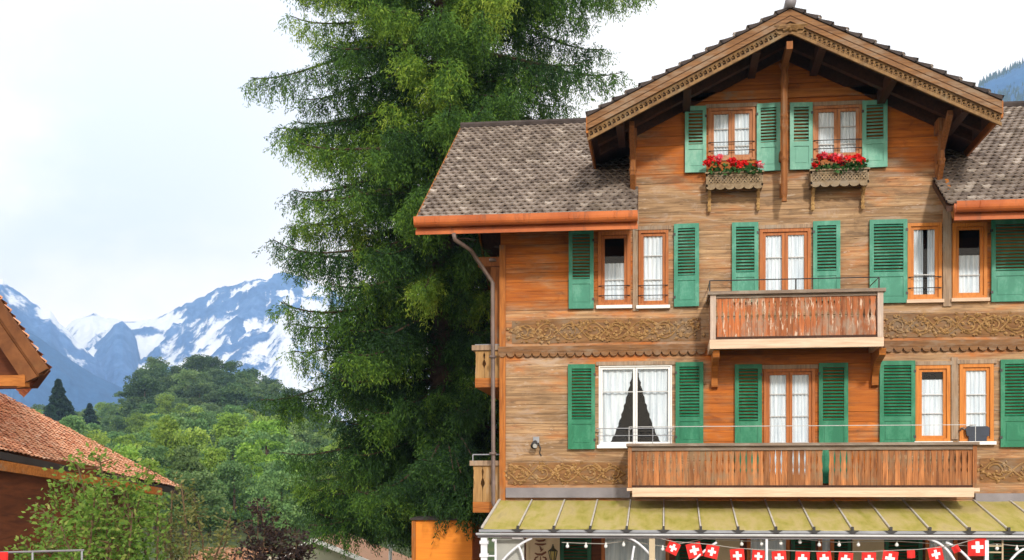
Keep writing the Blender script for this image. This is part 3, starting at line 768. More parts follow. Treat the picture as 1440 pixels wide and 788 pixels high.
for x0, x1 in ((X(701), X(992)), (X(1243), XR)):
    m = MB()
    zt = Z(850, 486); zs = Z(850, 498); n = int((x1 - x0) / .165); p = (x1 - x0) / n
    m.box(x0, x1, -.05, 0, zs + .03, zt)
    for i in range(n):
        c = x0 + p * (i + .5); pts = [(c - p * .5, -.065, zs + .035)] + [(c - p * .46 * math.cos(t), -.065, zs + .03 - .075 * math.sin(t)) for t in np.linspace(0.15, math.pi - .15, 7)] + [(c + p * .5, -.065, zs + .035)]
        m.prism([(a, -.065, c2) for a, _, c2 in [(c - p * .5, 0, zs + .06)] + pts + [(c + p * .5, 0, zs + .06)]][::-1], (0, .05, 0), random.random())
    m.box(x0, x1, -.072, -.05, zs + .055, zs + .095)
    part(m, 'scalloped_trim', 'tan_board')
m = MB(); m.box(X(712), X(886), -.10, -.002, Z(800, 700), Z(800, 686)); part(m, 'flashing_strip', 'flashing'); m = MB(); m.box(X(1370), XR, -.10, -.002, Z(1400, 707), Z(1400, 694)); part(m, 'flashing_strip', 'flashing')

# ---- windows
def casement(parent, x0, x1, z0, z1, y, t, mat, bars, d=.05):
    m = MB(); m.box(x0, x0 + t, y, y + d, z0, z1); m.box(x1 - t, x1, y, y + d, z0, z1); m.box(x0 + t, x1 - t, y, y + d, z1 - t, z1); m.box(x0 + t, x1 - t, y, y + d, z0, z0 + t)
    c = m.build('casement', mat, parent)
    for f in bars:
        zz = z0 + (z1 - z0) * f; m = MB(); m.box(x0 + t, x1 - t, y + .008, y + d - .008, zz - .009, zz + .009); m.build('glazing_bar', 'bar_grey', parent)
    return (x0 + t, x1 - t, z0 + t, z1 - t)
def drape(x0, x1, z0, z1, y, folds=7, amp=.018, edge=None):
    m = MB(); nx, nz = 40, 10; vs = []
    ph = random.random() * 6
    for j in range(nz + 1):
        for i in range(nx + 1):
            u, v = i / nx, j / nz; xa = x0; xb = x1
            if edge: xa, xb = edge(v)
            vs.append((xa + (xb - xa) * u, y + amp * math.sin(u * folds * 6.28 + ph + .5 * math.sin(3 * v)), z0 + (z1 - z0) * v))
    m.add(vs, [(j * (nx + 1) + i, j * (nx + 1) + i + 1, (j + 1) * (nx + 1) + i + 1, (j + 1) * (nx + 1) + i) for j in range(nz) for i in range(nx)])
    return m
def window(key, mat, sashes=2, bars=(.66,), fw=.055, sill='white_frame', proud=.03, cas=.055, casmat=None, mull=None, curtain='full', trim=True):
    x0, x1, z0, z1 = WIN[key]
    m = MB(); f = fw; y0, y1 = -proud, .07
    m.box(x0, x0 + f, y0, y1, z0, z1); m.box(x1 - f, x1, y0, y1, z0, z1); m.box(x0 + f, x1 - f, y0, y1, z1 - f, z1); m.box(x0 + f, x1 - f, y0, y1, z0, z0 + f)
    mu = .0
    wn = part(m, 'window', mat)
    w_ = (x1 - x0 - 2 * f) / sashes
    for k in range(sashes):
        a = x0 + f + w_ * k + .003; b_ = a + w_ - .006
        r = casement(wn, a, b_, z0 + f + .003, z1 - f - .003, .005, cas, casmat or mat, bars)
        m = MB(); m.quad((r[0], .03, r[2]), (r[1], .03, r[2]), (r[1], .03, r[3]), (r[0], .03, r[3])); m.build('pane', 'window_glass', wn)
        if curtain == 'full': drape(r[0] - .02, r[1] + .02, r[2], r[3], .052, 5, .012).build('curtain', 'curtain', wn, smooth=True)
        elif curtain == 'parted':
            for q0, q1 in ((-.02, .46), (.66, 1.02)): drape(r[0] + (r[1] - r[0]) * q0, r[0] + (r[1] - r[0]) * q1, r[2], r[3], .052, 3, .014).build('curtain', 'curtain', wn, smooth=True)
        elif curtain == 'low': drape(r[0] - .02, r[1] + .02, r[2], r[2] + (r[3] - r[2]) * .60, .052, 5, .012).build('curtain', 'curtain', wn, smooth=True)
        elif curtain == 'most': drape(r[0] - .02, r[1] + .02, r[2], r[2] + (r[3] - r[2]) * .88, .052, 5, .012).build('curtain', 'curtain', wn, smooth=True)
    if sill:
        m = MB(); m.box(x0 - .03, x1 + .03, -.10, .0, z0 - .05, z0 + .012); m.build('sill', sill, wn)
    return wn
window('top_a', 'window_brown', 2, (.62, .25), .05, None)
window('top_b', 'window_brown', 2, (.62, .25), .05, None)
window('mid_a', 'window_red', 1, (.34,), .07, curtain='low'); window('mid_b', 'window_red', 1, (.68, .34), .055, curtain='full')
window('mid_c', 'window_red', 2, (.62, ), .06, None)
window('mid_d', 'window_orange', 1, (.32,), .06, 'pale_beam', curtain='parted'); window('mid_e', 'window_orange', 1, (.30,), .065, 'pale_beam', curtain='low')
def lace(parent, x0, x1, z0, z1, right):
    """curtain tied back, with a scalloped free edge"""
    m = MB(); nx, nz = 26, 26; vs = []
    for j in range(nz + 1):
        v = j / nz; fe = .98 * v ** .75 + .22 * (1 - v) + .018 * math.sin(v * 60)
        for i in range(nx + 1):
            u = i / nx * fe; x = x0 + (x1 - x0) * u if not right else x1 - (x1 - x0) * u
            vs.append((x, .10 + .02 * math.sin(u * 30 + 2 * v), z0 + (z1 - z0) * v))
    m.add(vs, [(j * (nx + 1) + i, j * (nx + 1) + i + 1, (j + 1) * (nx + 1) + i + 1, (j + 1) * (nx + 1) + i) for j in range(nz) for i in range(nx)])
    m.build('curtain', 'curtain', parent, smooth=True)
wa = window('low_a', 'white_frame', 2, (.68,), .03, 'white_frame', .02, .04, curtain=None)
x0, x1, z0, z1 = WIN['low_a']; xm = (x0 + x1) / 2
lace(wa, x0 + .05, xm - .02, z0 + .05, z1 - .04, False); lace(wa, xm + .02, x1 - .05, z0 + .05, z1 - .04, True)
m = MB(); zb = z0 + .33
m.tube([(x0 - .03, -.13, zb), (x1 + .03, -.13, zb)], .010, 5); m.tube([(x0 - .03, -.13, zb - .14), (x1 + .03, -.13, zb - .14)], .008, 5)
for xx in (x0 + .02, xm - .04, xm + .34, x1 - .02): m.tube([(xx, -.13, zb + .0), (xx, -.13, z0 + .03)], .008, 5)
for xx in (x0 - .03, x1 + .03): m.tube([(xx, -.13, zb), (xx, .0, zb)], .008, 5)
m.build('window_rail', 'grey_metal', wa)
window('low_c', 'window_red', 2, (.79, .58, .33), .055, None)
window('low_d', 'window_orange', 1, (.63, .36), .065, 'white_frame', casmat='window_orange', curtain='most')
window('low_e', 'window_orange', 1, (.62, .36), .065, 'white_frame')
# bars in front of the small windows
for k, (f1, f2) in {'mid_a': (.14, .27), 'mid_b': (.14, .27), 'mid_d': (.16, .30), 'top_a': (.18, .34), 'top_b': (.18, .34)}.items():
    a, b_, c, d = WIN[k]
    for f in (f1, f2): m = MB(); m.tube([(a + .01, -.05, c + (d - c) * f), (b_ - .01, -.05, c + (d - c) * f)], .009, 5); part(m, 'window_bar', 'dark_metal')
                                   # plain lintels and surrounds
for k in ('mid_b', 'mid_c', 'low_c', 'low_d', 'low_e', 'top_a', 'top_b', 'low_a'):
    a, b_, c, d = WIN[k]; m = MB(); m.box(a - .05, b_ + .05, -.045, -.001, d + .002, d + .075); part(m, 'lintel', 'grey_post')

# ---- shutters: frame, tilted slats above, raised panel below
def shutter(r, mat, f=.60):
    x0, x1, z0, z1 = r[:4]; w_ = x1 - x0; st = min(.075, w_ * .17); zs = z1 - (z1 - z0) * f; y0, y1 = -.075, -.03
    m = MB(); m.box(x0, x0 + st, y0, y1, z0, z1); m.box(x1 - st, x1, y0, y1, z0, z1)
    for a, b_ in ((z1 - .085, z1), (zs - .04, zs + .05), (z0, z0 + .10)): m.box(x0 + st, x1 - st, y0, y1, a, b_)
    sh = part(m, 'shutter', mat)
    m = MB(); n = int((z1 - .085 - zs - .05) / .060); g = (z1 - .085 - zs - .05) / n
    for i in range(n):
        zc = zs + .05 + g * (i + .5); a = Vector((x0 + st + .002, -.052, zc)); b_ = Vector((x1 - st - .002, -.052, zc))
        m.beam(a, b_, .050, .008, (0, -.66, .75))
    m.build('slats', mat, sh)
    m = MB(); m.box(x0 + st + .001, x1 - st - .001, -.058, -.044, z0 + .10, zs - .04)
    b2 = .03
    m.box(x0 + st + b2, x1 - st - b2, -.066, -.0585, z0 + .10 + b2, zs - .04 - b2)
    m.build('panel', mat, sh)
    for zz in (z0 + .18, z1 - .2):
        m = MB(); m.box(x0 - .012 if r[4] else x1 - .03, x0 + .03 if r[4] else x1 + .012, -.082, -.001, zz - .025, zz + .025); m.build('hinge', 'dark_metal', sh)
    ang = R(random.uniform(.4, 4.5)) * (-1 if r[4] else 1); h = Vector(((x0 if r[4] else x1) - HX, -.03, 0)); q = Matrix.Rotation(ang, 4, 'Z')
    sh.rotation_euler.z = ang; sh.location = h - q @ h          # each leaf hangs a little open
    return sh
def shr(a, b_, c, d, hinge_left): return rect(a, b_, c, d) + (hinge_left,)
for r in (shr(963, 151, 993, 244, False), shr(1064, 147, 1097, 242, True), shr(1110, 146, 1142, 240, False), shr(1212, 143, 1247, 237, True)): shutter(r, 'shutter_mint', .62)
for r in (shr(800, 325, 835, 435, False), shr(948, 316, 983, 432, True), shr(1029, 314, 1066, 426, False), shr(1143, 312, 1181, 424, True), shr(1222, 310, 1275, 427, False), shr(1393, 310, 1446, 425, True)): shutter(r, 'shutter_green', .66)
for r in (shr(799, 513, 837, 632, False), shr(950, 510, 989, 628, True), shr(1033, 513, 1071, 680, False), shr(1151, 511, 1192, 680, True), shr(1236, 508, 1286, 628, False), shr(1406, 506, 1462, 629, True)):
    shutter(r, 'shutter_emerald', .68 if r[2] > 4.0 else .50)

# ---- carved flower boxes under the top windows
def flower_box(pxa, pxb, pyt, pyb, pyleg):
    Yb = -.36; a = at(pxa, pyt, Yb); b_ = at(pxb, pyb, Yb); x0, x1, z1, z0 = a.x, b_.x, a.z, b_.z
    m = MB(); m.box(x0, x1, Yb + .04, -.02, z0 + .04, z0 + .07); m.box(x0, x1, Yb, Yb + .03, z1 - .05, z1); m.box(x0, x1, Yb, Yb + .03, z0, z0 + .05)
    m.box(x0, x0 + .03, Yb, -.02, z0, z1); m.box(x1 - .03, x1, Yb, -.02, z0, z1); m.box(x0 - .02, x1 + .02, Yb - .03, Yb + .05, z1, z1 + .03)
    fb = part(m, 'flower_box', 'box_wood')
    m = MB(); n = 8; p = (x1 - x0 - .06) / n; zc = (z0 + z1) / 2; h = (z1 - z0 - .1)
    for i in range(n):
        c = x0 + .03 + p * (i + .5)
        m.tube([(c + p * .42 * math.cos(t), Yb + .012, zc + h * .42 * math.sin(t)) for t in np.linspace(0, 6.283, 13)], .017, 4)
        m.beam((c - p * .5, Yb + .015, zc - h * .5), (c + p * .5, Yb + .015, zc + h * .5), .022, .022, (0, 1, 0)); m.beam((c - p * .5, Yb + .019, zc + h * .5), (c + p * .5, Yb + .019, zc - h * .5), .022, .022, (0, 1, 0))
    k = 6; q = (x1 - x0) / k                 # scalloped apron
    for i in range(k):
        c = x0 + q * (i + .5); m.prism([(c - q * .49, Yb - .005, z0)] + [(c - q * .49 * math.cos(t), Yb - .005, z0 - .055 * math.sin(t)) for t in np.linspace(.1, 3.04, 8)] + [(c + q * .49, Yb - .005, z0)], (0, .03, 0))
    m.build('fretwork', 'box_wood', fb)
    m = MB(); m.box(x0 + .04, x1 - .04, Yb + .05, -.03, z0 + .071, z1 - .02); m.build('trough', 'dark_metal', fb)
    for xx in (x0 + .07, x1 - .07):
        m = MB(); p_, r_ = turned(xx, -.10, Z(pxa, pyleg), z0, .028, 18, [(.1, .06, .012), (.3, .05, .018), (.55, .05, .015), (.8, .06, .018)]); m.tube(p_, r_, 6)
        m.beam((xx, -.05, z0 - .22), (xx, Yb + .06, z0 - .02), .05, .05)
        m.build('bracket', 'carved_wood', fb)
    return x0, x1, Yb, z1
FB = [flower_box(993, 1073, 245, 261, 300), flower_box(1140, 1222, 241, 257, 298)]
def geraniums(box, label, sparse):
    x0, x1, Yb, z1 = box; g = empty('geraniums', ((x0 + x1) / 2, Yb / 2 - .03, z1 - .04), label, 'flowers', 'geraniums in the carved window boxes')
    n = 420; C = np.stack([rng.uniform(x0 + .06, x1 - .06, n), rng.uniform(Yb - .08, -.06, n), z1 + np.abs(rng.normal(0, .09, n)) - .03], -1)
    D = unit(rng.normal(size=(n, 3)) + np.array([0, -.6, .5])); cards('leaves', C, D, side_of(D), rng.uniform(.06, .10, n), rng.uniform(.06, .09, n), rng.random(n), 'geranium_leaf', g)
    CC, TT = [], []
    heads = [(f, random.uniform(.12, .30)) for f in sparse]
    for f, h in heads:
        c = np.array([x0 + (x1 - x0) * f, Yb * random.uniform(.6, 1.25), z1 + h]); t = random.choice([.1, .3, .45, .5, .75, .95])
        k = 46; CC.append(c + rdir(k) * rng.uniform(.03, .078, (k, 1)) * np.array([1.1, 1, .8])); TT.append(np.clip(t + rng.normal(0, .1, k), 0, 1))
    CC, TT = np.concatenate(CC), np.concatenate(TT); n = len(CC); D = unit(rdir(n) + np.array([0, -.7, .3]))
    cards('blossoms', CC - D * .03, D, side_of(D), rng.uniform(.05, .075, n), rng.uniform(.05, .07, n), TT, 'petal', g)
geraniums(FB[0], 'red geraniums spread wide in the carved box beside the king post\'s left window', (.03, .08, .19, .22, .45, .50, .55, .60, .70, .90, .95))
geraniums(FB[1], 'red geraniums bunched thickly in the carved box of the right gable window', (.10, .16, .22, .36, .41, .46, .51, .56, .62, .80, .87))

# ---- balconies
def baluster(m, xc, w_, y, z0, z1, kind, th=.028):
    t = random.random(); h = z1 - z0; n = 12; L, Rr = [], []
    for k in range(n + 1):
        v = k / n; hw = w_ * .5
        if kind == 'vase': hw *= .97 - .42 * math.exp(-((v - .52) / .09) ** 2) - .30 * math.exp(-((v - .80) / .05) ** 2)
        else: hw *= .97 - .30 * math.exp(-((v - .72) / .14) ** 2) - .22 * math.exp(-((v - .4) / .05) ** 2)
        L.append((xc - hw, y, z0 + h * v)); Rr.append((xc + hw, y, z0 + h * v))
    vs = L + Rr + [(a, y + th, c) for a, _, c in L] + [(a, y + th, c) for a, _, c in Rr]; N = n + 1
    fs = []
    for k in range(n):
        fs += [(k, N + k, N + k + 1, k + 1), (2 * N + k, 2 * N + k + 1, 3 * N + k + 1, 3 * N + k), (k, k + 1, 2 * N + k + 1, 2 * N + k), (N + k, 3 * N + k, 3 * N + k + 1, N + k + 1)]
    m.add(vs, fs, t)
def balusters_y(m, x, y0, y1, z0, z1, n, th=.03):
    for i in range(n):
        yc = y0 + (y1 - y0) * (i + .5) / n; m.box(x, x + th, yc - .042, yc + .042, z0, z1, random.random())
# upper
YB = -1.05
a, b_ = at(998, 408, YB), at(1243, 488, YB)
x0, x1 = a.x, b_.x; zt = Z(1120, 408, YB); zd = Z(1120, 489, YB); zb = Z(1120, 476, YB)
m = MB(); m.box(x0, x1, YB, YB + .12, zd, zb); m.box(x0, x0 + .1, YB + .12, -.01, zd, zb); m.box(x1 - .1, x1, YB + .12, -.01, zd, zb)
bal = part(m, 'balcony', 'pale_beam')
m = MB(); m.box(x0 + .1, x1 - .1, YB + .12, -.01, zb - .07, zb - .01); m.box(x0 + .02, x1 - .04, YB + .015, YB + .1, zb + .002, zb + .05)
m.build('deck', 'dark_soffit', bal)
m = MB(); N = 27; wv = (x1 - x0 - .26) / N
for i in range(N): baluster(m, x0 + .13 + wv * (i + .5), wv * .985, YB + .05, zb + .05, zt - .10, 'vase')
balusters_y(m, x0 + .03, YB + .1, -.03, zb + .02, zt - .1, 11); balusters_y(m, x1 - .06, YB + .1, -.03, zb + .02, zt - .1, 11)
m.build('balustrade', 'worn_red_board', bal)
for xx in (x0 + .01, x1 - .11): m = MB(); m.box(xx, xx + .10, YB - .005, YB + .09, zb, zt - .06); m.build('corner_post', 'pale_post', bal)
m = MB(); m.box(x0 - .03, x1 + .03, YB - .05, YB + .12, zt - .06, zt); m.box(x0 + .12, x1 - .12, YB + .025, YB + .075, zt - .12, zt - .062)
m.box(x0 - .03, x0 + .1, YB + .122, -.01, zt - .06, zt); m.box(x1 - .1, x1 + .03, YB + .122, -.01, zt - .06, zt)
m.build('handrail', 'grey_rail', bal)
m = MB(); zr = Z(1120, 392, YB)
m.tube([(x0, -.02, zr), (x0, YB + .04, zr), (x1 - .08, YB + .04, zr), (x1 - .08, -.02, zr)], .011, 5)
for xx in (x0, (x0 + x1) / 2, x1 - .08): m.tube([(xx, YB + .04, zt), (xx, YB + .04, zr)], .014, 5)
m.build('safety_rail', 'dark_metal', bal)
for xx in (X(1003) + .02, X(1229)):
    m = MB(); m.prism([(xx - .06, -.01, zd - .02), (xx - .06, -.95, zd - .02), (xx - .06, -.90, zd - .14), (xx - .06, -.4, zd - .24), (xx - .06, -.16, zd - .45), (xx - .06, -.13, zd - .62), (xx - .06, -.01, zd - .66)], (.12, 0, 0))
    m.build('console', 'orange_wood_flat', bal)
# lower
YC = -1.15
a, b_ = at(883, 623, YC), at(1374, 690, YC); x0, x1 = a.x, b_.x
zt = Z(1120, 623, YC); zb = Z(1120, 686, YC); zd = Z(1120, 699, YC)
m = MB(); m.box(x0 + .08, x1 - .05, YC, YC + .12, zd, zb); m.box(x0 + .08, x0 + .18, YC + .12, -.11, zd, zb); m.box(x1 - .15, x1 - .05, YC + .12, -.11, zd, zb)
m.box(x1 - .049, x1 + .05, YC + .01, YC + .1, zb - .07, zb - .005); m.box(x0 - .02, x0 + .079, YC + .01, YC + .1, zb - .06, zb - .005)
bal2 = part(m, 'balcony', 'pale_beam')
m = MB(); m.box(x0 + .18, x1 - .15, YC + .12, -.11, zb - .08, zb - .02); m.box(x0 + .02, x1 - .02, YC + .02, YC + .1, zb + .002, zb + .045); m.build('deck', 'dark_soffit', bal2)
m = MB(); N = 58; wv = (x1 - x0 - .1) / N; gap = X(1163, YC)
for i in range(N):
    xc = x0 + .05 + wv * (i + .5)
    if abs(xc - gap) < .085: continue
    baluster(m, xc, wv * .985, YC + .05, zb + .045, zt - .11, 'slim')
balusters_y(m, x0 + .03, YC + .1, -.03, zb + .02, zt - .1, 12); balusters_y(m, x1 - .06, YC + .1, -.03, zb + .02, zt - .1, 12)
m.build('balustrade', 'brown_board', bal2)
m = MB(); m.box(x0 - .03, x1 + .03, YC - .06, YC + .13, zt - .05, zt); m.box(x0, x1, YC + .01, YC + .08, zt - .13, zt - .052)
m.box(x0 - .03, x0 + .1, YC + .132, -.01, zt - .05, zt); m.box(x1 - .1, x1 + .03, YC + .132, -.01, zt - .05, zt)
m.build('handrail', 'grey_rail', bal2)
for xx in (x0, x1 - .07): m = MB(); m.box(xx, xx + .07, YC, YC + .08, zb, zt - .05); m.build('corner_post', 'brown_board', bal2)
m = MB(); zr = Z(1120, 599, YC); xa = X(885, YC)
m.tube([(x0 + .02, -.05, zr), (x0 + .02, YC + .03, zr), (x1 - .02, YC + .03, zr), (x1 - .02, -.05, zr)], .007, 5)
for xx in (x0 + .02, x1 - .02): m.tube([(xx, YC + .03, zt), (xx, YC + .03, zr)], .007, 5)
m.build('safety_rail', 'bar_grey', bal2)
# small balconies on the left flank, seen end on
for (pyt, pyb, pyf, wpx) in ((486, 532, 545, 668), (648, 706, 721, 665)):
    Ys = .25; a = at(wpx, pyt, Ys); xo = a.x; z1_ = a.z; z0_ = Z(wpx, pyb, Ys); zf = Z(wpx, pyf, Ys)
    m = MB(); m.box(xo, XL - .001, Ys, 5.6, zf, z0_); sb = part(m, 'side_balcony', 'orange_wood_flat')
    m = MB(); xe = XL - .003; n = 3; wv = (xe - xo) / n
    for i in range(n): baluster(m, xo + wv * (i + .5), wv * .98, Ys + .01, z0_ + .002, z1_ - .10, 'vase')
    for i in range(34):
        yc = Ys + .1 + i * .155; m.box(xo + .01, xo + .04, yc - .07, yc + .07, z0_ + .002, z1_ - .1, random.random())
    m.build('balustrade', 'tan_balcony', sb)
    m = MB(); m.box(xo - .06, xe, Ys - .04, Ys + .06, z1_ - .1, z1_); m.box(xo - .06, xo + .08, Ys + .062, 5.6, z1_ - .1, z1_); m.build('handrail', 'grey_post', sb)
    m = MB(); zr = z1_ + (.12 if pyt > 600 else .01); m.tube([(xo, Ys, zr), (xe, Ys, zr)], .012, 5)
    if pyt > 600: m.tube([(xo, Ys, z1_), (xo, Ys, zr)], .012, 5)
    m.build('safety_rail', 'grey_metal', sb)
m = MB(); xo = X(672, .3)                     # loggia posts and beam of the flank
m.box(xo, XL - .01, .3, .42, Z(672, 375, .3), Z(672, 362, .3)); m.box(X(690, .3), XL - .005, .3, .42, Z(672, 486, .3), Z(672, 376, .3)); m.box(xo, XL - .01, .421, 5.6, Z(672, 375, .3) + .02, Z(672, 362, .3) - .02)
part(m, 'loggia_frame', 'brown_beam')

# ---- ground floor under the canopy
def gp(px0, px1, py0, py1, y0, y1): a, b_, c, d = rect(px0, py0, px1, py1); return (a, b_, y0, y1, c, d)
GB = 860
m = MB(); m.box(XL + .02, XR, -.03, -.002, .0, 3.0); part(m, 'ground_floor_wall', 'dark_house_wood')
def gwin(p0, p1, mat='window_red', cur='curtain'):
    a, b_, _, _, c, d = gp(p0, p1, 752, GB, 0, 0)
    m = MB(); f = .07; y0, y1 = -.10, -.034
    m.box(a, a + f, y0, y1, c, d); m.box(b_ - f, b_, y0, y1, c, d); m.box(a + f, b_ - f, y0, y1, d - f, d); m.box(a + f, b_ - f, y0, y1, c, c + f)
    wn = part(m, 'window', mat)
    m = MB(); m.quad((a + f, -.06, c + f), (b_ - f, -.06, c + f), (b_ - f, -.06, d - f), (a + f, -.06, d - f)); m.build('pane', 'window_glass', wn)
    drape(a + f, b_ - f, c + f, d - f, -.046, 6, .006).build('curtain', cur, wn, smooth=True)
for p0, p1 in ((846, 941), (1050, 1110), (1150, 1172), (1300, 1345)): gwin(p0, p1)
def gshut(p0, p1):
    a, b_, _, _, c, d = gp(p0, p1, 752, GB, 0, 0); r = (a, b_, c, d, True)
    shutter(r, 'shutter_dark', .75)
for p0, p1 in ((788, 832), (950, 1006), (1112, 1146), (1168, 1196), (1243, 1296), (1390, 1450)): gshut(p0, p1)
for p0, p1 in ((1006, 1040), (1198, 1242)): a, b_, _, _, c, d = gp(p0, p1, 756, GB, 0, 0); m = MB(); m.box(a, b_, -.09, -.031, .12, d); part(m, 'masonry_pier', 'plaster_beige')

# ================================================================== CANOPY over the terrace
YG = -2.35
zt, zg = Z(934, 704, -.06), Z(934, 744, YG)
can = empty('terrace_canopy', (HX, YG / 2, .12), 'mossy yellow sheet canopy on white metal posts below the lower balcony', 'canopy')
xg0 = X(679, YG); SP = None
gx_ = [X(p, YG) for p in (678, 728, 778, 831, 882, 933.5, 987, 1040, 1094, 1146.5, 1200.5, 1254.5, 1309, 1363, 1418)]
SP = (gx_[-1] - gx_[0]) / 14; gxs = [gx_[0] + SP * k for k in range(19)]
for k in range(18):
    m = MB(); a, b_ = gxs[k] + .02, gxs[k + 1] - .02; sag = random.uniform(.004, .016); n = 5; vs = []
    for j in range(7):
        for i in range(n + 1):
            v = j / 6; vs.append((a + (b_ - a) * i / n, -.06 + (YG + .02 + .06) * v, zt + (zg - zt) * v - sag * math.sin(math.pi * i / n)))
    q = len(vs); vs += [(x, y, z - .012) for x, y, z in vs]
    fs = [(j * (n + 1) + i, j * (n + 1) + i + 1, (j + 1) * (n + 1) + i + 1, (j + 1) * (n + 1) + i) for j in range(6) for i in range(n)]
    fs += [tuple(q + t for t in reversed(f)) for f in fs]
    fs += [(6 * (n + 1) + i, 6 * (n + 1) + i + 1, q + 6 * (n + 1) + i + 1, q + 6 * (n + 1) + i) for i in range(n)]
    m.add(vs, fs); m.build('canopy_sheet', 'canopy_sheet', can)
for k in range(19):
    m = MB(); m.beam((gxs[k], -.03, zt + .012), (gxs[k], YG - .01, zg + .012), .026 if k else .045, .03)
    m.build('batten', 'batten_grey', can)
m = MB(); m.box(gxs[0] - .05, gxs[-1], YG - .045, YG + .03, zg - .068, zg - .022)
for k in range(18): m.box(gxs[k] + .1, gxs[k] + SP * .47, YG - .05, YG - .046, zg - .05, zg - .026); m.box(gxs[k] + SP * .53, gxs[k] + SP - .1, YG - .05, YG - .046, zg - .05, zg - .026)
m.build('front_rail', 'grey_metal', can)
m = MB(); m.tube([(gxs[0] - .1, YG - .06, zg - .105), (gxs[-1], YG - .06, zg - .105)], .024, 8); m.build('front_tube', 'bar_grey', can, smooth=True)
m = MB(); m.box(gxs[0] - .08, gxs[-1], YG - .02, YG + .03, zg - .165, zg - .125); m.build('lower_rail', 'flashing', can)
for k in range(1, 19):
    m = MB(); c = gxs[k]; m.prism([(c - .11, YG - .07, zg - .014), (c + .11, YG - .07, zg - .014), (c + .04, YG - .07, zg - .06), (c - .04, YG - .07, zg - .06)], (0, .1, 0)); m.box(c - .02, c + .02, YG - .06, YG + .02, zg - .012, zg + .05)
    m.build('clip', 'dark_metal', can)
for px in (681, 917, 1078, 1387):
    xx = X(px, YG); m = MB(); w_ = {681: .055, 917: .05, 1078: .02, 1387: .03}[px]
    m.box(xx - w_, xx + w_, YG - .04, YG + .04, .12, zg - .17)
    if px == 681:
        for z in (zg - .25, zg - .48, zg - .75): m.box(xx - w_ - .02, xx + w_ + .02, YG - .06, YG + .06, z - .03, z + .03)
    m.build('post', 'white_metal' if px != 917 else 'plaster_beige', can)
def curve(m, p0, p1, p2, r):
    a, b_, c = (at(px, py, YG + .02) for px, py in (p0, p1, p2))
    m.tube([a * (1 - t) ** 2 + b_ * 2 * t * (1 - t) + c * t * t for t in np.linspace(0, 1, 12)], r, 7)
for pts in (((748, 757), (712, 772), (690, 815)), ((728, 766), (740, 785), (738, 830)), ((884, 757), (905, 762), (940, 815)), ((892, 768), (888, 785), (885, 830)), ((1008, 763), (985, 776), (950, 815)), ((1330, 763), (1365, 775), (1388, 830)), ((1440, 772), (1418, 782), (1400, 830)), ((1305, 758), (1340, 766), (1352, 815))):
    m = MB(); curve(m, *pts, .022); m.build('brace', 'white_metal', can, smooth=True)
m = MB(); a = at(682, 782, YG + .04); b_ = at(696, 782, YG + .04); m.tube([a, b_], .015, 5); a = at(697, 758, YG + .04); m.tube([a, (a.x, a.y, .12)], .022, 6); m.ball(at(694, 760, YG + .02), .035, 1)
m.build('side_frame', 'white_metal', can)
m = MB(); a, b_ = at(698, 757, YG + .2), at(737, 757, YG + .2); m.box(a.x, b_.x, YG + .2, YG + .215, .5, a.z); m.build('wind_screen', 'plaster_grey', can)
m = MB(); a, b_ = at(720, 755, YG + .15), at(735, 759, YG + .15); m.box(a.x, b_.x, YG + .15, YG + .18, b_.z, a.z); m.build('screen_label', 'flag_white', can)
# framed menu box hung at the right-hand post
m = MB(); a, b_ = at(1362, 759, YG + .1), at(1410, 777, YG + .1); x0, x1, z1, z0 = a.x, b_.x, a.z, b_.z
for z in (z0, (z0 + z1) / 2): m.box(x0, x1, YG + .1, YG + .13, z - .012, z + .012)
for x in (x0, (x0 + x1) / 2, x1): m.box(x - .012, x + .012, YG + .095, YG + .135, z0 - .3, z1)
m.build('lattice', 'plaster_beige', can)

# sign board with black-letter style strokes running down it, and an iron lantern on it
YS = -.16
sa, sb_ = at(744, 757, YS), at(787, 757, YS)
sgn_ = empty('sign_board', ((sa.x + sb_.x) / 2, YS, .3), 'beige sign board with brown gothic lettering running downwards, beside the dark shutter', 'sign')
m = MB(); m.box(sa.x, sb_.x, YS, YS + .06, .4, sa.z + .02); m.box(sa.x - .06, sa.x - .002, YS - .01, YS + .06, .4, sa.z + .02); m.build('board', ['sign_beige'], sgn_)
m = MB()
def stroke(pts, w0=.018):
    P = [at(px, py, YS - .006) for px, py in pts]; n = len(P)
    m.tube(P, [w0 * (.55 + .6 * math.sin(math.pi * i / max(n - 1, 1))) for i in range(n)], 4)
stroke([(753, 759.5), (758, 761), (764, 760.5), (767, 759)]); stroke([(752, 764.8), (757, 766), (763, 766), (768, 765)]); stroke([(759, 768), (760.5, 772), (761, 775)], .016); stroke([(764, 772), (761.5, 774), (760, 776)], .014)
stroke([(752, 778), (756, 780), (762, 780), (767, 777), (768, 776)], .02)
stroke([(757, 783), (753, 784.5), (752, 787), (754, 789.5), (758, 790)], .018); stroke([(763, 783.5), (767, 784.5), (768, 787), (766, 789.5), (762, 790)], .018); stroke([(760, 782.5), (760, 791)], .02)
stroke([(752, 794), (758, 796), (764, 795), (768, 793)], .02); stroke([(760, 797), (760, 804)], .018)
m.build('lettering', 'sign_ink', sgn_)
lx = at(777.5, 780, YS - .14)
lan = empty('wall_lantern', (lx.x, YS, lx.z), 'small iron lantern with yellow panes fixed to the beige sign board', 'lantern')
m = MB(); zt_ = Z(777, 769, YS - .14)
m.tube([(lx.x, lx.y, zt_ + .03), (lx.x, lx.y, zt_ - .03), (lx.x, lx.y, zt_ - .085)], [.012, .035, .105], 6); m.ball((lx.x, lx.y, zt_ + .035), .016)
for k in range(6):
    t = k * math.pi / 3; c, s_ = math.cos(t), math.sin(t); m.tube([(lx.x + .085 * c, lx.y + .085 * s_, zt_ - .085), (lx.x + .05 * c, lx.y + .05 * s_, zt_ - .26)], .010, 4)
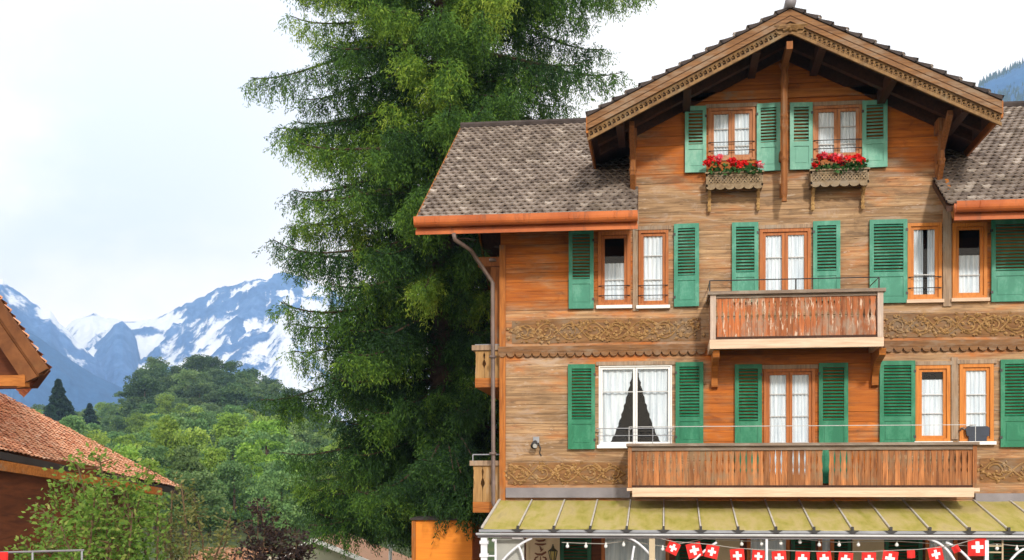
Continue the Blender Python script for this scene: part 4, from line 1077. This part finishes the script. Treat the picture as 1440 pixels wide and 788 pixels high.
m.tube([(lx.x, lx.y, zt_ - .26), (lx.x, lx.y, zt_ - .33)], [.055, .02], 6); m.beam((lx.x, lx.y, zt_ - .3), (lx.x, YS, zt_ - .36), .02, .02); m.build('frame', 'lantern_iron', lan)
m = MB(); m.tube([(lx.x, lx.y, zt_ - .09), (lx.x, lx.y, zt_ - .255)], [.078, .045], 6); m.build('glass', 'lantern_glass', lan)

# spotlight on the wall at the left, dark box in the far right lower window
sp = at(754, 620, -.02)
spot = empty('wall_spotlight', sp, 'small grey spotlight with hanging cable on weathered boards near lower left shutter', 'spotlight')
m = MB(); m.box(sp.x - .06, sp.x + .06, -.03, -.001, sp.z - .08, sp.z + .08); m.tube([(sp.x, -.03, sp.z), (sp.x, -.09, sp.z - .04)], .02, 6); m.build('mount', 'grey_metal', spot)
m = MB(); m.tube([(sp.x - .01, -.06, sp.z - .02), (sp.x - .015, -.12, sp.z - .05), (sp.x - .02, -.24, sp.z - .11)], [.03, .055, .07], 10); m.build('lamp_head', 'dark_metal', spot, smooth=True)
m = MB(); m.tube([(sp.x - .0, -.245, sp.z - .112), (sp.x - .0, -.247, sp.z - .113)], .045, 10); m.build('lens', 'bar_grey', spot)
m = MB(); m.tube([(sp.x + .04, -.04, sp.z - .04), (sp.x + .09, -.05, sp.z - .14), (sp.x + .07, -.03, sp.z - .24), (sp.x + .1, -.01, sp.z - .3)], .012, 5); m.build('cable', 'dark_metal', spot)
bx = at(1375, 607, -.12)
box_ = empty('sill_case', (bx.x, -.12, WIN['low_e'][2] + .012), 'dark blue case standing in the orange framed window above the balcony end', 'case')
m = MB(); x0, x1, z0, z1 = X(1357), X(1390), WIN['low_e'][2] + .09, Z(1375, 600)
m.prism([(x0 + .02, -.09, z0 + .02), (x1 - .01, -.09, z0 + .02), (x1, -.09, z1 - .03), (x1 - .04, -.09, z1), (x0 + .03, -.09, z1), (x0 - .01, -.09, z1 - .05)], (0, .075, 0)); m.box(x0 + .05, x1 - .05, -.085, -.02, z0 - .077, z0 + .02); m.build('body', 'box_blue', box_)
m = MB(); m.tube([(x0, -.05, z1 - .06), (x0 - .07, -.05, z1 - .03), (x0 - .1, -.05, z1 - .08)], .016, 5); m.build('handle', 'dark_metal', box_)

# string of bulbs and Swiss flag bunting under the canopy edge
YF = YG + .12
lights = empty('string_lights', (X(1060, YF), YF, 2.6), 'string of white bulbs hung under the canopy edge', 'string lights')
cp = [(790, 765), (815, 766), (850, 767), (880, 763), (917, 768), (935, 771), (990, 760), (1045, 763), (1072, 763), (1098, 761), (1125, 760), (1152, 763), (1180, 765), (1207, 764), (1262, 763), (1330, 768), (1372, 770), (1402, 767), (1432, 770), (1470, 768)]
m = MB(); m.tube([at(a, b_ - 2, YF) for a, b_ in cp], .007, 4); m.build('cable', 'cord', lights)
for px, py in [(798, 767), (824, 767), (852, 767), (877, 765), (932, 771), (1043, 764), (1071, 764), (1098, 763), (1125, 761), (1152, 765), (1180, 765), (1207, 765), (1261, 765), (1373, 771), (1402, 770), (1430, 771)]:
    c = at(px, py, YF); m = MB(); m.tube([c + Vector((0, 0, .05)), c + Vector((0, 0, .015)), c, c - Vector((0, 0, .03)), c - Vector((0, 0, .05))], [.016, .016, .03, .034, .012], 7); m.build('bulb', 'bulb_white', lights, smooth=True)
YFl = YG - .02
bunt = empty('flag_bunting', (X(1150, YFl), YFl, 2.5), 'row of small red flags with white crosses strung below the canopy edge', 'bunting')
m = MB(); m.tube([at(a, b_, YFl) for a, b_ in ((930, 758), (948, 762), (978, 764), (1000, 766), (1035, 771), (1066, 773), (1120, 775), (1170, 776), (1220, 776), (1262, 774), (1290, 773), (1320, 770), (1345, 766), (1375, 757), (1400, 752))], .006, 4); m.build('cord', 'cord', bunt)
FL = [(950, 763, 14, -25), (974, 764, 17, 14), (1003, 767, 15, -12), (1036, 772, 16, 5), (1067, 774, 14, -4), (1095, 775, 16, 4), (1129, 776, 16, -3), (1158, 776, 16, 6), (1190, 777, 16, -6), (1222, 777, 16, 0), (1253, 775, 17, -8), (1281, 774, 9, 4), (1314, 770, 16, 12), (1342, 768, 8, 28), (1374, 757, 20, 2)]
for px, py, hw, rot in FL:
    c = at(px, py, YFl); s = hw * .60 / F * 21.3; m = MB(); h = s * 2.0; n = 6; vs = []; ca, sa_ = math.cos(R(rot)), math.sin(R(rot)); ph = random.random() * 6
    def fp(u, v, off=0): a_, b2 = u * s, -v * h; return (c.x + a_ * ca - b2 * sa_, YFl - off + .025 * math.sin(u * 2.4 + ph) * (.3 + v), c.z + a_ * sa_ + b2 * ca)
    for j in range(n + 1):
        for i in range(n + 1): vs.append(fp(-1 + 2 * i / n, j / n))
    m.add(vs, [(j * (n + 1) + i, j * (n + 1) + i + 1, (j + 1) * (n + 1) + i + 1, (j + 1) * (n + 1) + i) for j in range(n) for i in range(n)]); fl = m.build('flag', 'flag_red', bunt, smooth=True)
    if hw > 10:
        m = MB()
        for (u0, u1, v0, v1) in ((-.20, .20, .18, .82), (-.62, -.20, .40, .60), (.20, .62, .40, .60)):
            k = 5; vs = [fp(u0 + (u1 - u0) * i / k, v0 + (v1 - v0) * j / k, .006) for j in range(k + 1) for i in range(k + 1)]
            m.add(vs, [(j * (k + 1) + i, j * (k + 1) + i + 1, (j + 1) * (k + 1) + i + 1, (j + 1) * (k + 1) + i) for j in range(k) for i in range(k)])
        m.build('cross', 'flag_white', fl)

# ================================================================== NEIGHBOURING BUILDINGS
# orange boarded shed behind the tree
oa, ob = at(581, 735, 4.2), at(664, 735, 4.2)
shed = empty('boarded_shed', ((oa.x + ob.x) / 2, 4.8, 0), 'bright orange boarded shed partly hidden behind the big spruce', 'shed')
m = MB(); m.box(oa.x, ob.x, 4.2, 5.5, 0, 2.80); m.build('wall', 'orange_plank', shed)
m = MB(); m.prism([(oa.x - .06, 4.12, 2.81), (oa.x - .06, 5.6, 2.86), (oa.x - .06, 5.6, 2.90), (oa.x - .06, 4.12, 2.85)], (ob.x - oa.x + .1, 0, 0)); m.build('roof', 'tile_edge', shed)
m = MB(); m.box(oa.x - .03, oa.x + .06, 4.17, 4.199, 0, 2.8); m.build('corner_board', 'orange_wood', shed)

# house at the left: tiled lower roof, a gabled upper roof, dark walls
P1 = atd(-90, 612, 13.0); P2 = atd(259, 687, 21.5); P3 = atd(-90, 506, 17.0)
house = empty('wooden_house', (P1.x, P1.y, 0), 'dark brown wooden house with red tiled roof and overhanging gable, behind the leafy shrub', 'house')
m = MB(); U_ = P2 - P1; V2 = (P3 - P1); V2 = V2 - U_ * (V2.dot(U_) / U_.length_squared)
tn = U_.cross(V2).normalized()
if tn.z < 0: tn = -tn
tiles(m, P1, U_, V2, int(U_.length / .12), int(V2.length / .068), .006, .014, 2)
edge = (P2 - P3).normalized(); en = edge.cross(tn); mid = P1
if (mid - P3).dot(en) > 0: en = -en
hroof = m.build('lower_roof', 'tile_red', house, cuts=[(P3, en)])
m = MB(); dn = Vector((0, 0, -.10)); m.prism([P1 - tn * .04, P2 - tn * .04, P3 - tn * .04], -tn * .10); m.build('roof_deck', 'dark_soffit', hroof)
m = MB(); m.beam(P1 + Vector((0, -.03, -.08)), P2 + Vector((0, -.03, -.08)), .05, .09); m.build('eave_gutter', 'dark_metal', hroof)
m = MB(); m.beam(P1 + Vector((0.1, .12, -.24)), P1 + U_ * .8 + Vector((0.1, .12, -.17)), .06, .12); m.build('fascia', 'orange_wood_flat', hroof)
wa_ = P1 + Vector((-.2, .9, 0)); wb = P1 + U_ * .40 + Vector((0, .8, 0))
m = MB(); m.prism([(wa_.x, wa_.y, 0), (wb.x, wb.y, 0), (wb.x, wb.y, P1.z - .25), (wa_.x, wa_.y, P1.z - .05)], (-1.2, 4.0, 0)); m.build('wall', 'dark_house_wood', house)
# upper gable seen obliquely from below
Q0 = atd(-95, 285, 13.5); Q1 = atd(69, 519, 13.5); back = Vector((.15, 6.0, 0)) ; sl_ = (Q1 - Q0)
BK = Vector((-.64, 1, 0)); nrm = Vector((-sl_.z, 0, sl_.x)).normalized(); nrm = nrm if nrm.z > 0 else -nrm
m = MB(); tiles(m, Q1, BK * 4.0, Q0 - Q1, 24, 26, .008, .03, 2); ur = m.build('upper_roof', 'tile_red', house)
m = MB()
for (d0, d1, y) in ((.0, .10, -.04), (.102, .15, -.0), (.152, .27, -.03)):
    m.prism([Q0 - nrm * d0 + Vector((0, y, 0)), Q1 - nrm * d0 + Vector((0, y, 0)), Q1 - nrm * d1 + Vector((-.06 * d1 / .27, y, 0)), Q0 - nrm * d1 + Vector((0, y, 0))], (0, .05, 0))
m.build('bargeboard', 'verge_brown', ur)
m = MB(); m.prism([Q0 - nrm * .05 + Vector((0, .03, 0)), Q1 - nrm * .05 + Vector((-.03, .03, 0)), Q1 - nrm * .16 + Vector((-.05, .03, 0)), Q0 - nrm * .16 + Vector((0, .03, 0))], BK * 1.2); m.build('roof_deck', 'dark_house_wood', ur)
g0 = atd(-95, 548, 14.2); g1 = atd(44, 545, 14.2)
m = MB(); m.prism([g0, g1, Q1 + Vector((-.35, .55, .05)), Q0 + Vector((-.2, .55, -.3))], (0, .15, 0)); m.build('gable_wall', 'dark_house_wood', house)
m = MB(); m.beam(atd(-95, 536, 13.55), atd(38, 536, 13.55), .12, .12); m.beam(atd(31, 528, 13.55), atd(33, 545, 13.55), .1, .1, (1, 0, 0)); m.build('purlin', 'orange_wood_flat', ur)
# railing and cloth at the lower left
r0, r1 = atd(-30, 778, 10.5), atd(118, 774, 11.0)
rail = empty('metal_railing', (r1.x, r1.y, 0), 'grey metal railing in front of the dark wooden house', 'railing')
m = MB(); m.tube([r0, r1], .010, 6); m.build('top_rail', 'flashing', rail)
for t in (.5, .98):
    p_ = r0.lerp(r1, t); m = MB(); m.tube([(p_.x, p_.y, 0), p_], .009, 6); m.build('post', 'grey_metal', rail)
c_ = atd(3, 782, 10.3)
m = MB(); vs = [(c_.x - .10 + .17 * i / 6, c_.y - .02 + .012 * math.sin(i * 1.7), c_.z + .035 - .30 * j / 4) for j in range(5) for i in range(7)]
m.add(vs, [(j * 7 + i, j * 7 + i + 1, (j + 1) * 7 + i + 1, (j + 1) * 7 + i) for j in range(4) for i in range(6)])
tag(m.build('red_cloth', 'flag_red'), 'red cloth hanging from the grey railing at the picture\'s edge', 'cloth')

# little garage with a low gable, tiled cottage roof, white pole
def small_gable(name, label, pa, pk, pe, d, dep, wallmat, roofmat, base=-1.2):
    A, K, E = atd(*pa, d), atd(*pk, d), atd(*pe, d); h = empty(name, (K.x, K.y, float(ground_z(K.x, K.y))), label, name.split('_')[-1])
    bk = FWD * dep; zb = float(ground_z(K.x, K.y)) - .3
    m = MB(); i0 = A.lerp(E, .10); i1 = A.lerp(E, .90)
    m.prism([(i0.x, i0.y, zb), (i1.x, i1.y, zb), (i1.x, i1.y, min(A.z, E.z) + (K.z - min(A.z, E.z)) * .12), (K.x, K.y, K.z - .08), (i0.x, i0.y, min(A.z, E.z) + (K.z - min(A.z, E.z)) * .12)], bk); m.build('wall', wallmat, h)
    f = -FWD * .35
    m = MB()
    for Q in (A, E): m.prism([K + f, Q + f, Q + f + Vector((0, 0, .07)), K + f + Vector((0, 0, .07))], bk * 1.05 - f)
    rf = m.build('roof', roofmat, h)
    m = MB()
    for Q in (A, E): m.beam(K + f * 1.15 - Vector((0, 0, .0)), Q + f * 1.15 - Vector((0, 0, .0)), .06, .16)
    m.build('bargeboard', 'white_frame', rf); return h
small_gable('white_verged_garage', 'small pale garage with white edged low gable below the spruce', (368, 800), (443, 759), (560, 806), 44, 7, 'plaster_green', 'tile_brown')
c0_, c1_ = atd(244, 790, 40), atd(352, 790, 40)
cot = empty('low_cottage', ((c0_.x + c1_.x) / 2, c0_.y, float(ground_z(c0_.x, c0_.y))), 'low cottage with an orange brown tiled roof behind the shrubs', 'cottage')
m = MB(); zc_ = atd(300, 793, 40).z; zt_ = atd(300, 769, 44).z
tiles(m, (c0_.x, c0_.y, zc_), (c1_.x - c0_.x, .2, 0), (0, 3.0, zt_ - zc_), 14, 12, .03, .05); m.build('roof', 'tile_brown', cot)
m = MB(); m.box(c0_.x + .2, c1_.x - .2, c0_.y + .4, c0_.y + 5, -2.5, zc_ - .02); m.build('wall', 'plaster_beige', cot)
p_ = atd(549, 768, 36); m = MB(); m.tube([(p_.x, p_.y, float(ground_z(p_.x, p_.y)) - .1), p_], .05, 8); m.box(p_.x - .09, p_.x + .09, p_.y - .09, p_.y + .09, p_.z, p_.z + .04)
tag(m.build('white_pole', 'white_metal'), 'slim white pole standing under the spruce beside the garage', 'pole')

# ================================================================== VEGETATION
def spruce():
    TY = 8.3; base = at(624, 700, TY); bx_, by_ = base.x, TY
    t = empty('spruce_tree', (bx_, by_, 0), 'huge spruce with drooping green branches towering beside the hotel', 'tree')
    m = MB(); HT = 27.5
    pts = [(bx_ + .12 * math.sin(z * .4), by_ + .1 * math.cos(z * .3), z) for z in np.linspace(-.2, HT, 24)]; m.tube(pts, [.50 * (1 - i / 24) ** .8 + .03 for i in range(24)], 10); m.build('trunk', 'bark', t, smooth=True)
    def Rz(z): return np.interp(z, [1.5, 3, 6, 10, 14, 16.5, 20, 24, 27], [3.3, 4.0, 4.25, 4.3, 4.35, 4.3, 3.7, 2.1, .3])
    lm = MB(); Cs, Ds, Ls, Ts, Wd = [], [], [], [], []
    nl = 410; ga_ = 2.39996; down = np.array([0, 0, -1.0])
    def spray(p, d, ln, droop, tone0, n_per, spread):
        m_ = max(4, int(ln * n_per)); v = (np.arange(m_) + rng.random(m_)) / m_
        c = p + np.outer(v * ln, d); c[:, 2] -= droop * ln * v ** 2
        c += rng.normal(0, spread, (m_, 3)) * (.4 + .6 * v)[:, None]
        dd = unit(d + down * (2 * droop * v)[:, None] + rng.normal(0, .62, (m_, 3)))
        Cs.append(c); Ds.append(dd); Ls.append(rng.uniform(.07, .13, m_)); Wd.append(rng.uniform(.018, .030, m_))
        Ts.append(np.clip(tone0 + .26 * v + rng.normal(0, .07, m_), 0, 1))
    for k in range(nl):
        z0_ = 2.9 + (HT - 3.5) * (k / nl) ** 1.28 + random.uniform(-.25, .25); az = k * ga_ + random.uniform(-.4, .4)
        L0 = Rz(z0_ - .8) * random.uniform(.58, 1.03) * (1.16 if random.random() < .14 else 1)
        o = np.array([math.cos(az), math.sin(az), 0.0]); sd = np.array([-o[1], o[0], 0.0])
        if o[0] > .5 and z0_ > 11: L0 *= 1.10
        up = random.uniform(.10, .30); dr = random.uniform(.34, .60)
        n = 14; s = np.linspace(0, 1, n); bend = random.uniform(-.25, .25)
        P = np.array([bx_, by_, z0_]) + np.outer(s * L0, o) + np.outer(bend * s ** 2 * L0 * .5, sd)
        P[:, 2] += L0 * (up * s - dr * s ** 1.7 + .18 * s ** 5)
        lm.tube([Vector(p) for p in P], [.055 * (1 - .9 * q) * (.5 + L0 / 7) + .006 for q in s], 4)
        ltone = random.choice([-.08, 0, .06, .22, .32]) + random.gauss(0, .05) - (.08 if z0_ < 8 else -.06)  # tone carries shade and older growth low down, highlights higher up
        ns = int(L0 / .19)
        for q in range(ns):
            u = .20 + .80 * (q + random.random()) / ns; i = min(int(u * (n - 1)), n - 2); fr_ = u * (n - 1) - i
            p = P[i] * (1 - fr_) + P[i + 1] * fr_; env = math.sin(math.pi * min(max(u - .08, .08), .93)) ** .7
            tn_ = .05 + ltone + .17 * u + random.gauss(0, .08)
            for side in (-1, 1):                 # flat lateral sprays
                d = o * random.uniform(.35, .95) + sd * side * random.uniform(.5, 1.1) + down * random.uniform(-.05, .5); d /= np.linalg.norm(d)
                ln = random.uniform(.45, 1.0) * (1.2 - .6 * u); spray(p, d, ln, .40, tn_, 62, .045)
                tip = p + d * ln * random.uniform(.4, .9); tip[2] -= .25 * ln
                if random.random() < .75: spray(tip, unit(down + rng.normal(0, .16, 3)), random.uniform(.25, .65) * env, .0, tn_ + .04, 95, .07)
            for _ in range(2):                   # hanging tassels below the limb
                spray(p + rng.normal(0, .10, 3), unit(down + rng.normal(0, .15, 3)), random.uniform(.35, 1.0) * (.35 + .75 * env), .0, tn_, 95, .075)
    for tx, ty, tz in ((-5.0, 3.5, 3.3), (-4.7, 3.4, 3.5), (-4.45, 3.5, 3.35), (-4.2, 3.5, 3.6), (-4.0, 3.6, 3.4), (-4.8, 3.7, 4.0), (-4.3, 3.6, 4.2), (-4.55, 3.3, 3.9)):     # low boughs hanging over the shed
        P = np.array([[bx_ + (tx - bx_) * q, by_ + (ty - by_) * q, tz + .9 * (1 - q) + .25 * math.sin(math.pi * q)] for q in np.linspace(0, 1, 14)]); lm.tube([Vector(p) for p in P], [.05 - .04 * q for q in np.linspace(0, 1, 14)], 4)
        o = unit(P[-1] - P[0]); sd = np.array([-o[1], o[0], 0.0])
        for q in range(24):
            u = .45 + .55 * q / 24; p = P[min(int(u * 13), 13)]; tn_ = .10 + random.gauss(0, .08)
            for side in (-1, 1):
                d = unit(o * .7 + sd * side * .7 + down * .4); spray(p, d, random.uniform(.4, .8), .4, tn_, 62, .045)
            for _ in range(2): spray(p + rng.normal(0, .1, 3), unit(down + rng.normal(0, .12, 3)), random.uniform(.5, 1.35), .0, tn_, 74, .05)
    lm.build('branches', 'bark', t)
    C = np.concatenate(Cs); D = np.concatenate(Ds); L = np.concatenate(Ls); W_ = np.concatenate(Wd); T = np.concatenate(Ts)
    rp = np.where(C[:, 1] < RY, ez + (rz - ez) * (C[:, 1] - EY) / (RY - EY), ez + (rz - ez) * (2 * RY - EY - C[:, 1]) / (RY - EY))
    bad = (C[:, 0] > exl - .15) & (C[:, 1] < 2 * RY - EY + .2) & (C[:, 2] < rp + .25) & (C[:, 2] > rp - .8)
    bad |= (C[:, 0] > XL - .52) & (C[:, 1] < BY + .1) & (C[:, 2] < rp + .25)
    bad |= (C[:, 2] < 1.6 + .5 * np.sin(C[:, 0] * 7)) | ((C[:, 0] > oa.x - .5) & (C[:, 2] < 2.62 + .22 * np.sin(C[:, 0] * 9 + 1) + .12 * np.sin(C[:, 0] * 23)))
    k = ~bad
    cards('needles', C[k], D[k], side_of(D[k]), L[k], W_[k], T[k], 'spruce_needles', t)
    print('spruce cards', k.sum())
spruce()

def crown_mesh(name, h, r, nblob, per, leaf, shape, seed):
    """broadleaf tree or conifer in one mesh: slot 0 leaves, slot 1 trunk; base at the origin"""
    g = np.random.default_rng(seed); C, D, T = [], [], []
    if shape == 'cone':
        n = nblob * per; v = g.random(n) ** .8; az = g.random(n) * 6.283; tier = .75 + .25 * np.cos(v * 60 + az * 2)
        rr = r * (1 - v) * np.sqrt(g.random(n)) * tier + .1
        C = np.stack([rr * np.cos(az), rr * np.sin(az), h * (.1 + .9 * v) - rr * .35], -1); D = unit(np.stack([np.cos(az), np.sin(az), -.6 + 0 * az], -1) + g.normal(0, .35, (n, 3))); T = np.clip(.4 + g.normal(0, .2, n), 0, 1)
    else:
        for b in range(nblob):
            az = g.random() * 6.283; v = g.random(); cz = h * (.14 + .74 * v); R_ = r * math.sqrt(max(0, 1 - ((v - .38) / .68) ** 2)) * (.75 if shape == 'tall' else 1)
            q = math.sqrt(g.random()) * R_ * .85; c = np.array([q * math.cos(az), q * math.sin(az), cz]); br = r * g.uniform(.22, .40)
            d = unit(g.normal(size=(per, 3))); d[:, 2] = np.where(d[:, 2] < -.3, -d[:, 2], d[:, 2])
            C.append(c + d * br * (g.random((per, 1)) ** .35) * np.array([1, 1, .8])); D.append(unit(d * .6 + g.normal(0, .6, (per, 3)))); T.append(np.clip(.45 + g.normal(0, .14) + g.normal(0, .12, per), 0, 1))
        C, D, T = np.concatenate(C), np.concatenate(D), np.concatenate(T)
    n = len(C); S = unit(np.cross(D, unit(g.normal(size=(n, 3))))); L = g.uniform(.7, 1.3, (n, 1)) * leaf; Wd = L * g.uniform(.55, .8, (n, 1))
    V = np.stack([C - D * L * .5, C + S * Wd * .5, C + D * L * .5, C - S * Wd * .5], 1).reshape(-1, 3)
    F_ = np.arange(4 * n).reshape(n, 4).tolist(); V = V.tolist(); mi = [0] * n; T = T.tolist()
    m = MB(); m.tube([(0, 0, -1.5), (0.1, 0, h * .3), (0, .1, h * .75)], [r * .07, r * .05, r * .015], 6)
    o = len(V); V += m.v; F_ += [[o + i for i in f] for f in m.f]; mi += [1] * len(m.f); T += [.5] * len(m.f)
    me = bpy.data.meshes.new(name); me.from_pydata(V, [], F_)
    me.attributes.new('tone', 'FLOAT', 'FACE').data.foreach_set('value', T); me.polygons.foreach_set('material_index', mi)
    me.materials.append(MATS['leaf_mid']); me.materials.append(MATS['bark']); return me
VAR = {'round': [crown_mesh('broadleaf_tree', 11, 5.0, 52, 120, .42, 'round', s) for s in (1, 2, 3, 4)],
       'tall': [crown_mesh('broadleaf_tree', 14, 4.3, 52, 120, .42, 'tall', s) for s in (5, 6, 7)],
       'cone': [crown_mesh('conifer_tree', 15, 4.6, 70, 80, .6, 'cone', s) for s in (8, 9)]}
KIND = {'leaf_light': 'light yellow green leafy tree on the wooded hillside', 'leaf_mid': 'mid green leafy tree on the wooded hillside', 'leaf_dark': 'dark green broad tree crowding the top of the wooded knoll',
        'leaf_dusty': 'dusty olive brown leafy tree on the wooded hillside', 'conifer_dark': 'dark pointed conifer standing among the hillside trees'}
def hill_tree(px, d, kind, mat, sc, sink=0.0, wide=1.0):
    p = atd(px, HOR, d); z = float(ground_z(p.x, p.y)); me = random.choice(VAR[kind])
    o = bpy.data.objects.new('conifer_tree' if kind == 'cone' else 'broadleaf_tree', me); COL.objects.link(o)
    o.location = (p.x, p.y, z - sink); o.rotation_euler = (0, 0, random.uniform(0, 6.28)); o.scale = (sc * wide * random.uniform(.9, 1.15), sc * wide * random.uniform(.9, 1.15), sc * random.uniform(.85, 1.15))
    o.material_slots[0].link = 'OBJECT'; o.material_slots[0].material = MATS[mat]
    tag(o, KIND[mat], 'tree', 'trees on the wooded hillside')
cnt = 0
d = 128.0
while d < D1:
    step = 5.3 * F / d; px = -30 + random.uniform(0, step)
    while px < 545:
        knoll = 185 < px < 440 and d > 330
        rnd_ = random.random()
        if knoll: mat, kind = ('leaf_dark', 'round') if rnd_ < .8 else ('leaf_mid', 'round')
        elif rnd_ < .40: mat, kind = 'leaf_light', random.choice(['round', 'tall'])
        elif rnd_ < .90: mat, kind = 'leaf_mid', random.choice(['round', 'tall', 'tall'])
        elif rnd_ < .92: mat, kind = 'leaf_dusty', 'round'
        elif rnd_ < 1.1: mat, kind = 'leaf_dark', 'round'
        else: mat, kind = 'conifer_dark', 'cone'
        sc = random.uniform(.62, .95) * (1.45 if knoll else 1.0)
        if not (px < 40 and d > 300): hill_tree(px + random.uniform(-.3, .3) * step, d + random.uniform(-6, 6), kind, mat, sc); cnt += 1
        px += step * random.uniform(.8, 1.2) * (1.25 if knoll else 1)
    d += 17 if d < 200 else 21
for px, d, sc in ((70, 300, 1.15), (82, 310, 1.3), (96, 320, 1.1), (126, 330, .95), (165, 340, .8)): hill_tree(px, d, 'cone', 'conifer_dark', sc, 0, 1.7); cnt += 1
for i in range(26):                        # lower trees along the near edge of the wood
    hill_tree(205 + 13 * i + random.uniform(-6, 6), random.uniform(84, 118), random.choice(['round', 'tall']), random.choice(['leaf_light', 'leaf_mid', 'leaf_mid', 'leaf_light']), random.uniform(.36, .56)); cnt += 1
print('hill trees', cnt)

# bands of conifers covering the far wooded mountain: a far-off wood, one object
def far_wood():
    n = 5200; rs = np.random.default_rng(3); prof = LAYERS[5][3]
    P = rs.uniform(1330, 1600, n); near = rs.random(n) ** 1.5 * 500; dr = 2200
    pr = np.interp(P, [a for a, _ in prof], [b for _, b in prof]); Dd = dr - near
    zr = CAM.z + (HOR - pr) / F * dr - near * .60 - 8
    m = bpy.data.meshes.new('far_wood'); V, Fc = [], []
    for i in range(n):
        c = CAM + (FWD + RGT * ((P[i] - CX) / F)) * Dd[i]; h = rs.uniform(11, 22); r = h * .2; b = len(V)
        V.append((c.x, c.y, zr[i] + h))
        for k in range(5): a = k * 1.2566; V.append((c.x + r * math.cos(a), c.y + r * math.sin(a), zr[i] - 6))
        Fc += [(b, b + 1 + k, b + 1 + (k + 1) % 5) for k in range(5)]
    m.from_pydata(V, [], Fc); m.materials.append(MATS['conifer_dark']); m.attributes.new('tone', 'FLOAT', 'FACE').data.foreach_set('value', rs.random(len(Fc)).astype(np.float32))
    o = bpy.data.objects.new('far_wood', m); COL.objects.link(o); tag(o, 'bluish far-off conifer wood on the mountain behind the hotel roof', 'wood', kind='stuff')
far_wood()

def shrub(name, label, cat, stems, leafmat, leaf, nleaf, spread, twigmat='twig', seed=0, tiplight=.35):
    """stems: list of (base point, tip point); leaves gather along side twigs"""
    g = random.Random(seed); b0 = stems[0][0]; t = empty(name, (b0.x, b0.y, float(ground_z(b0.x, b0.y))), label, cat); m = MB(); C, D, T = [], [], []
    for b, e in stems:
        pts = [b.lerp(e, s) + Vector((g.gauss(0, .05), g.gauss(0, .05), 0)) * s * 1.5 for s in np.linspace(0, 1, 9)]; m.tube(pts, [.022 * (1 - .8 * s) + .004 for s in np.linspace(0, 1, 9)], 5)
        for k in range(nleaf):
            s = g.random() ** .7; i = min(int(s * 8), 7); p = pts[i].lerp(pts[i + 1], s * 8 - i); L = spread * g.uniform(.3, 1) * (1.15 - .75 * s)
            d = Vector((g.gauss(0, 1), g.gauss(0, 1), g.gauss(.35, .5))).normalized(); q = p + d * L
            if k % 3 == 0: m.tube([p, q], [.007, .003], 3)
            nn = g.randint(5, 11)
            for j in range(nn):
                f = g.uniform(.35, 1.08); c = p + d * L * f + Vector((g.gauss(0, .05), g.gauss(0, .05), g.gauss(0, .05)))
                C.append(c); D.append((d + Vector((g.gauss(0, .8), g.gauss(0, .8), g.gauss(-.1, .6)))).normalized()); T.append(min(1, max(0, .28 + tiplight * s * f + g.gauss(0, .16))))
    m.build('stems', twigmat, t)
    n = len(C); D = np.array(D); cards('leaves', np.array(C), D, side_of(D), rng.uniform(.7, 1.3, n) * leaf, rng.uniform(.45, .62, n) * leaf, T, leafmat, t, .06)
def st(px, d, tops, z=0.0):
    out = []
    for tx, ty, dd in tops: b = atd(px, HOR, d); b.z = z; out.append((b, atd(tx, ty, d + dd)))
    return out
shrub('leafy_shrub', 'tall loose shrub with yellow green leaves in front of the tiled roof', 'shrub',
      st(150, 12.0, [(95, 668, 0), (125, 652, .3), (150, 640, -.2), (176, 668, .3), (120, 700, -.4), (75, 690, .2), (62, 720, .3), (140, 690, .5), (160, 720, -.3), (45, 765, .4), (100, 740, -.5)]) + st(195, 12.4, [(210, 655, .3), (196, 690, 0), (180, 720, -.3), (222, 700, .4), (185, 740, .2)]),
      'shrub_leaf', .060, 110, .46, seed=4)
shrub('thin_shrub', 'thin stemmed olive shrub beside the tall yellow green one', 'shrub',
      st(262, 13.5, [(240, 690, .2), (262, 680, 0), (285, 705, .3), (300, 730, -.2), (252, 730, .4), (275, 745, -.4), (315, 755, .2), (225, 740, 0)]),
      'shrub_leaf_dull', .055, 85, .40, seed=9)
shrub('purple_leaved_shrub', 'dark purple leaved shrub in front of the pale garage', 'shrub',
      st(378, 24.0, [(352, 705, .3), (345, 735, 0), (368, 718, -.3), (385, 730, .4), (402, 742, .2), (420, 750, -.2), (395, 765, .3), (360, 765, .5), (340, 775, 0), (410, 775, .2), (425, 768, .1)]),
      'purple_leaf', .10, 58, .55, seed=12, tiplight=.2)

# ================================================================== HAZE
def haze():
    m = bpy.data.materials.new('haze'); m.use_nodes = True; t = m.node_tree; t.nodes.remove(t.nodes['Principled BSDF'])
    v = t.nodes.new('ShaderNodeVolumePrincipled'); v.inputs['Color'].default_value = (.42, .66, 1.0, 1); v.inputs['Density'].default_value = 2.2e-4; v.inputs['Anisotropy'].default_value = 0.0
    t.links.new(v.outputs[0], t.nodes['Material Output'].inputs['Volume']); MATS['haze'] = m
    b = MB(); b.box(-3100, 2700, -220, 4350, -90, 900); tag(b.build('haze', 'haze'), kind='stuff')
haze()
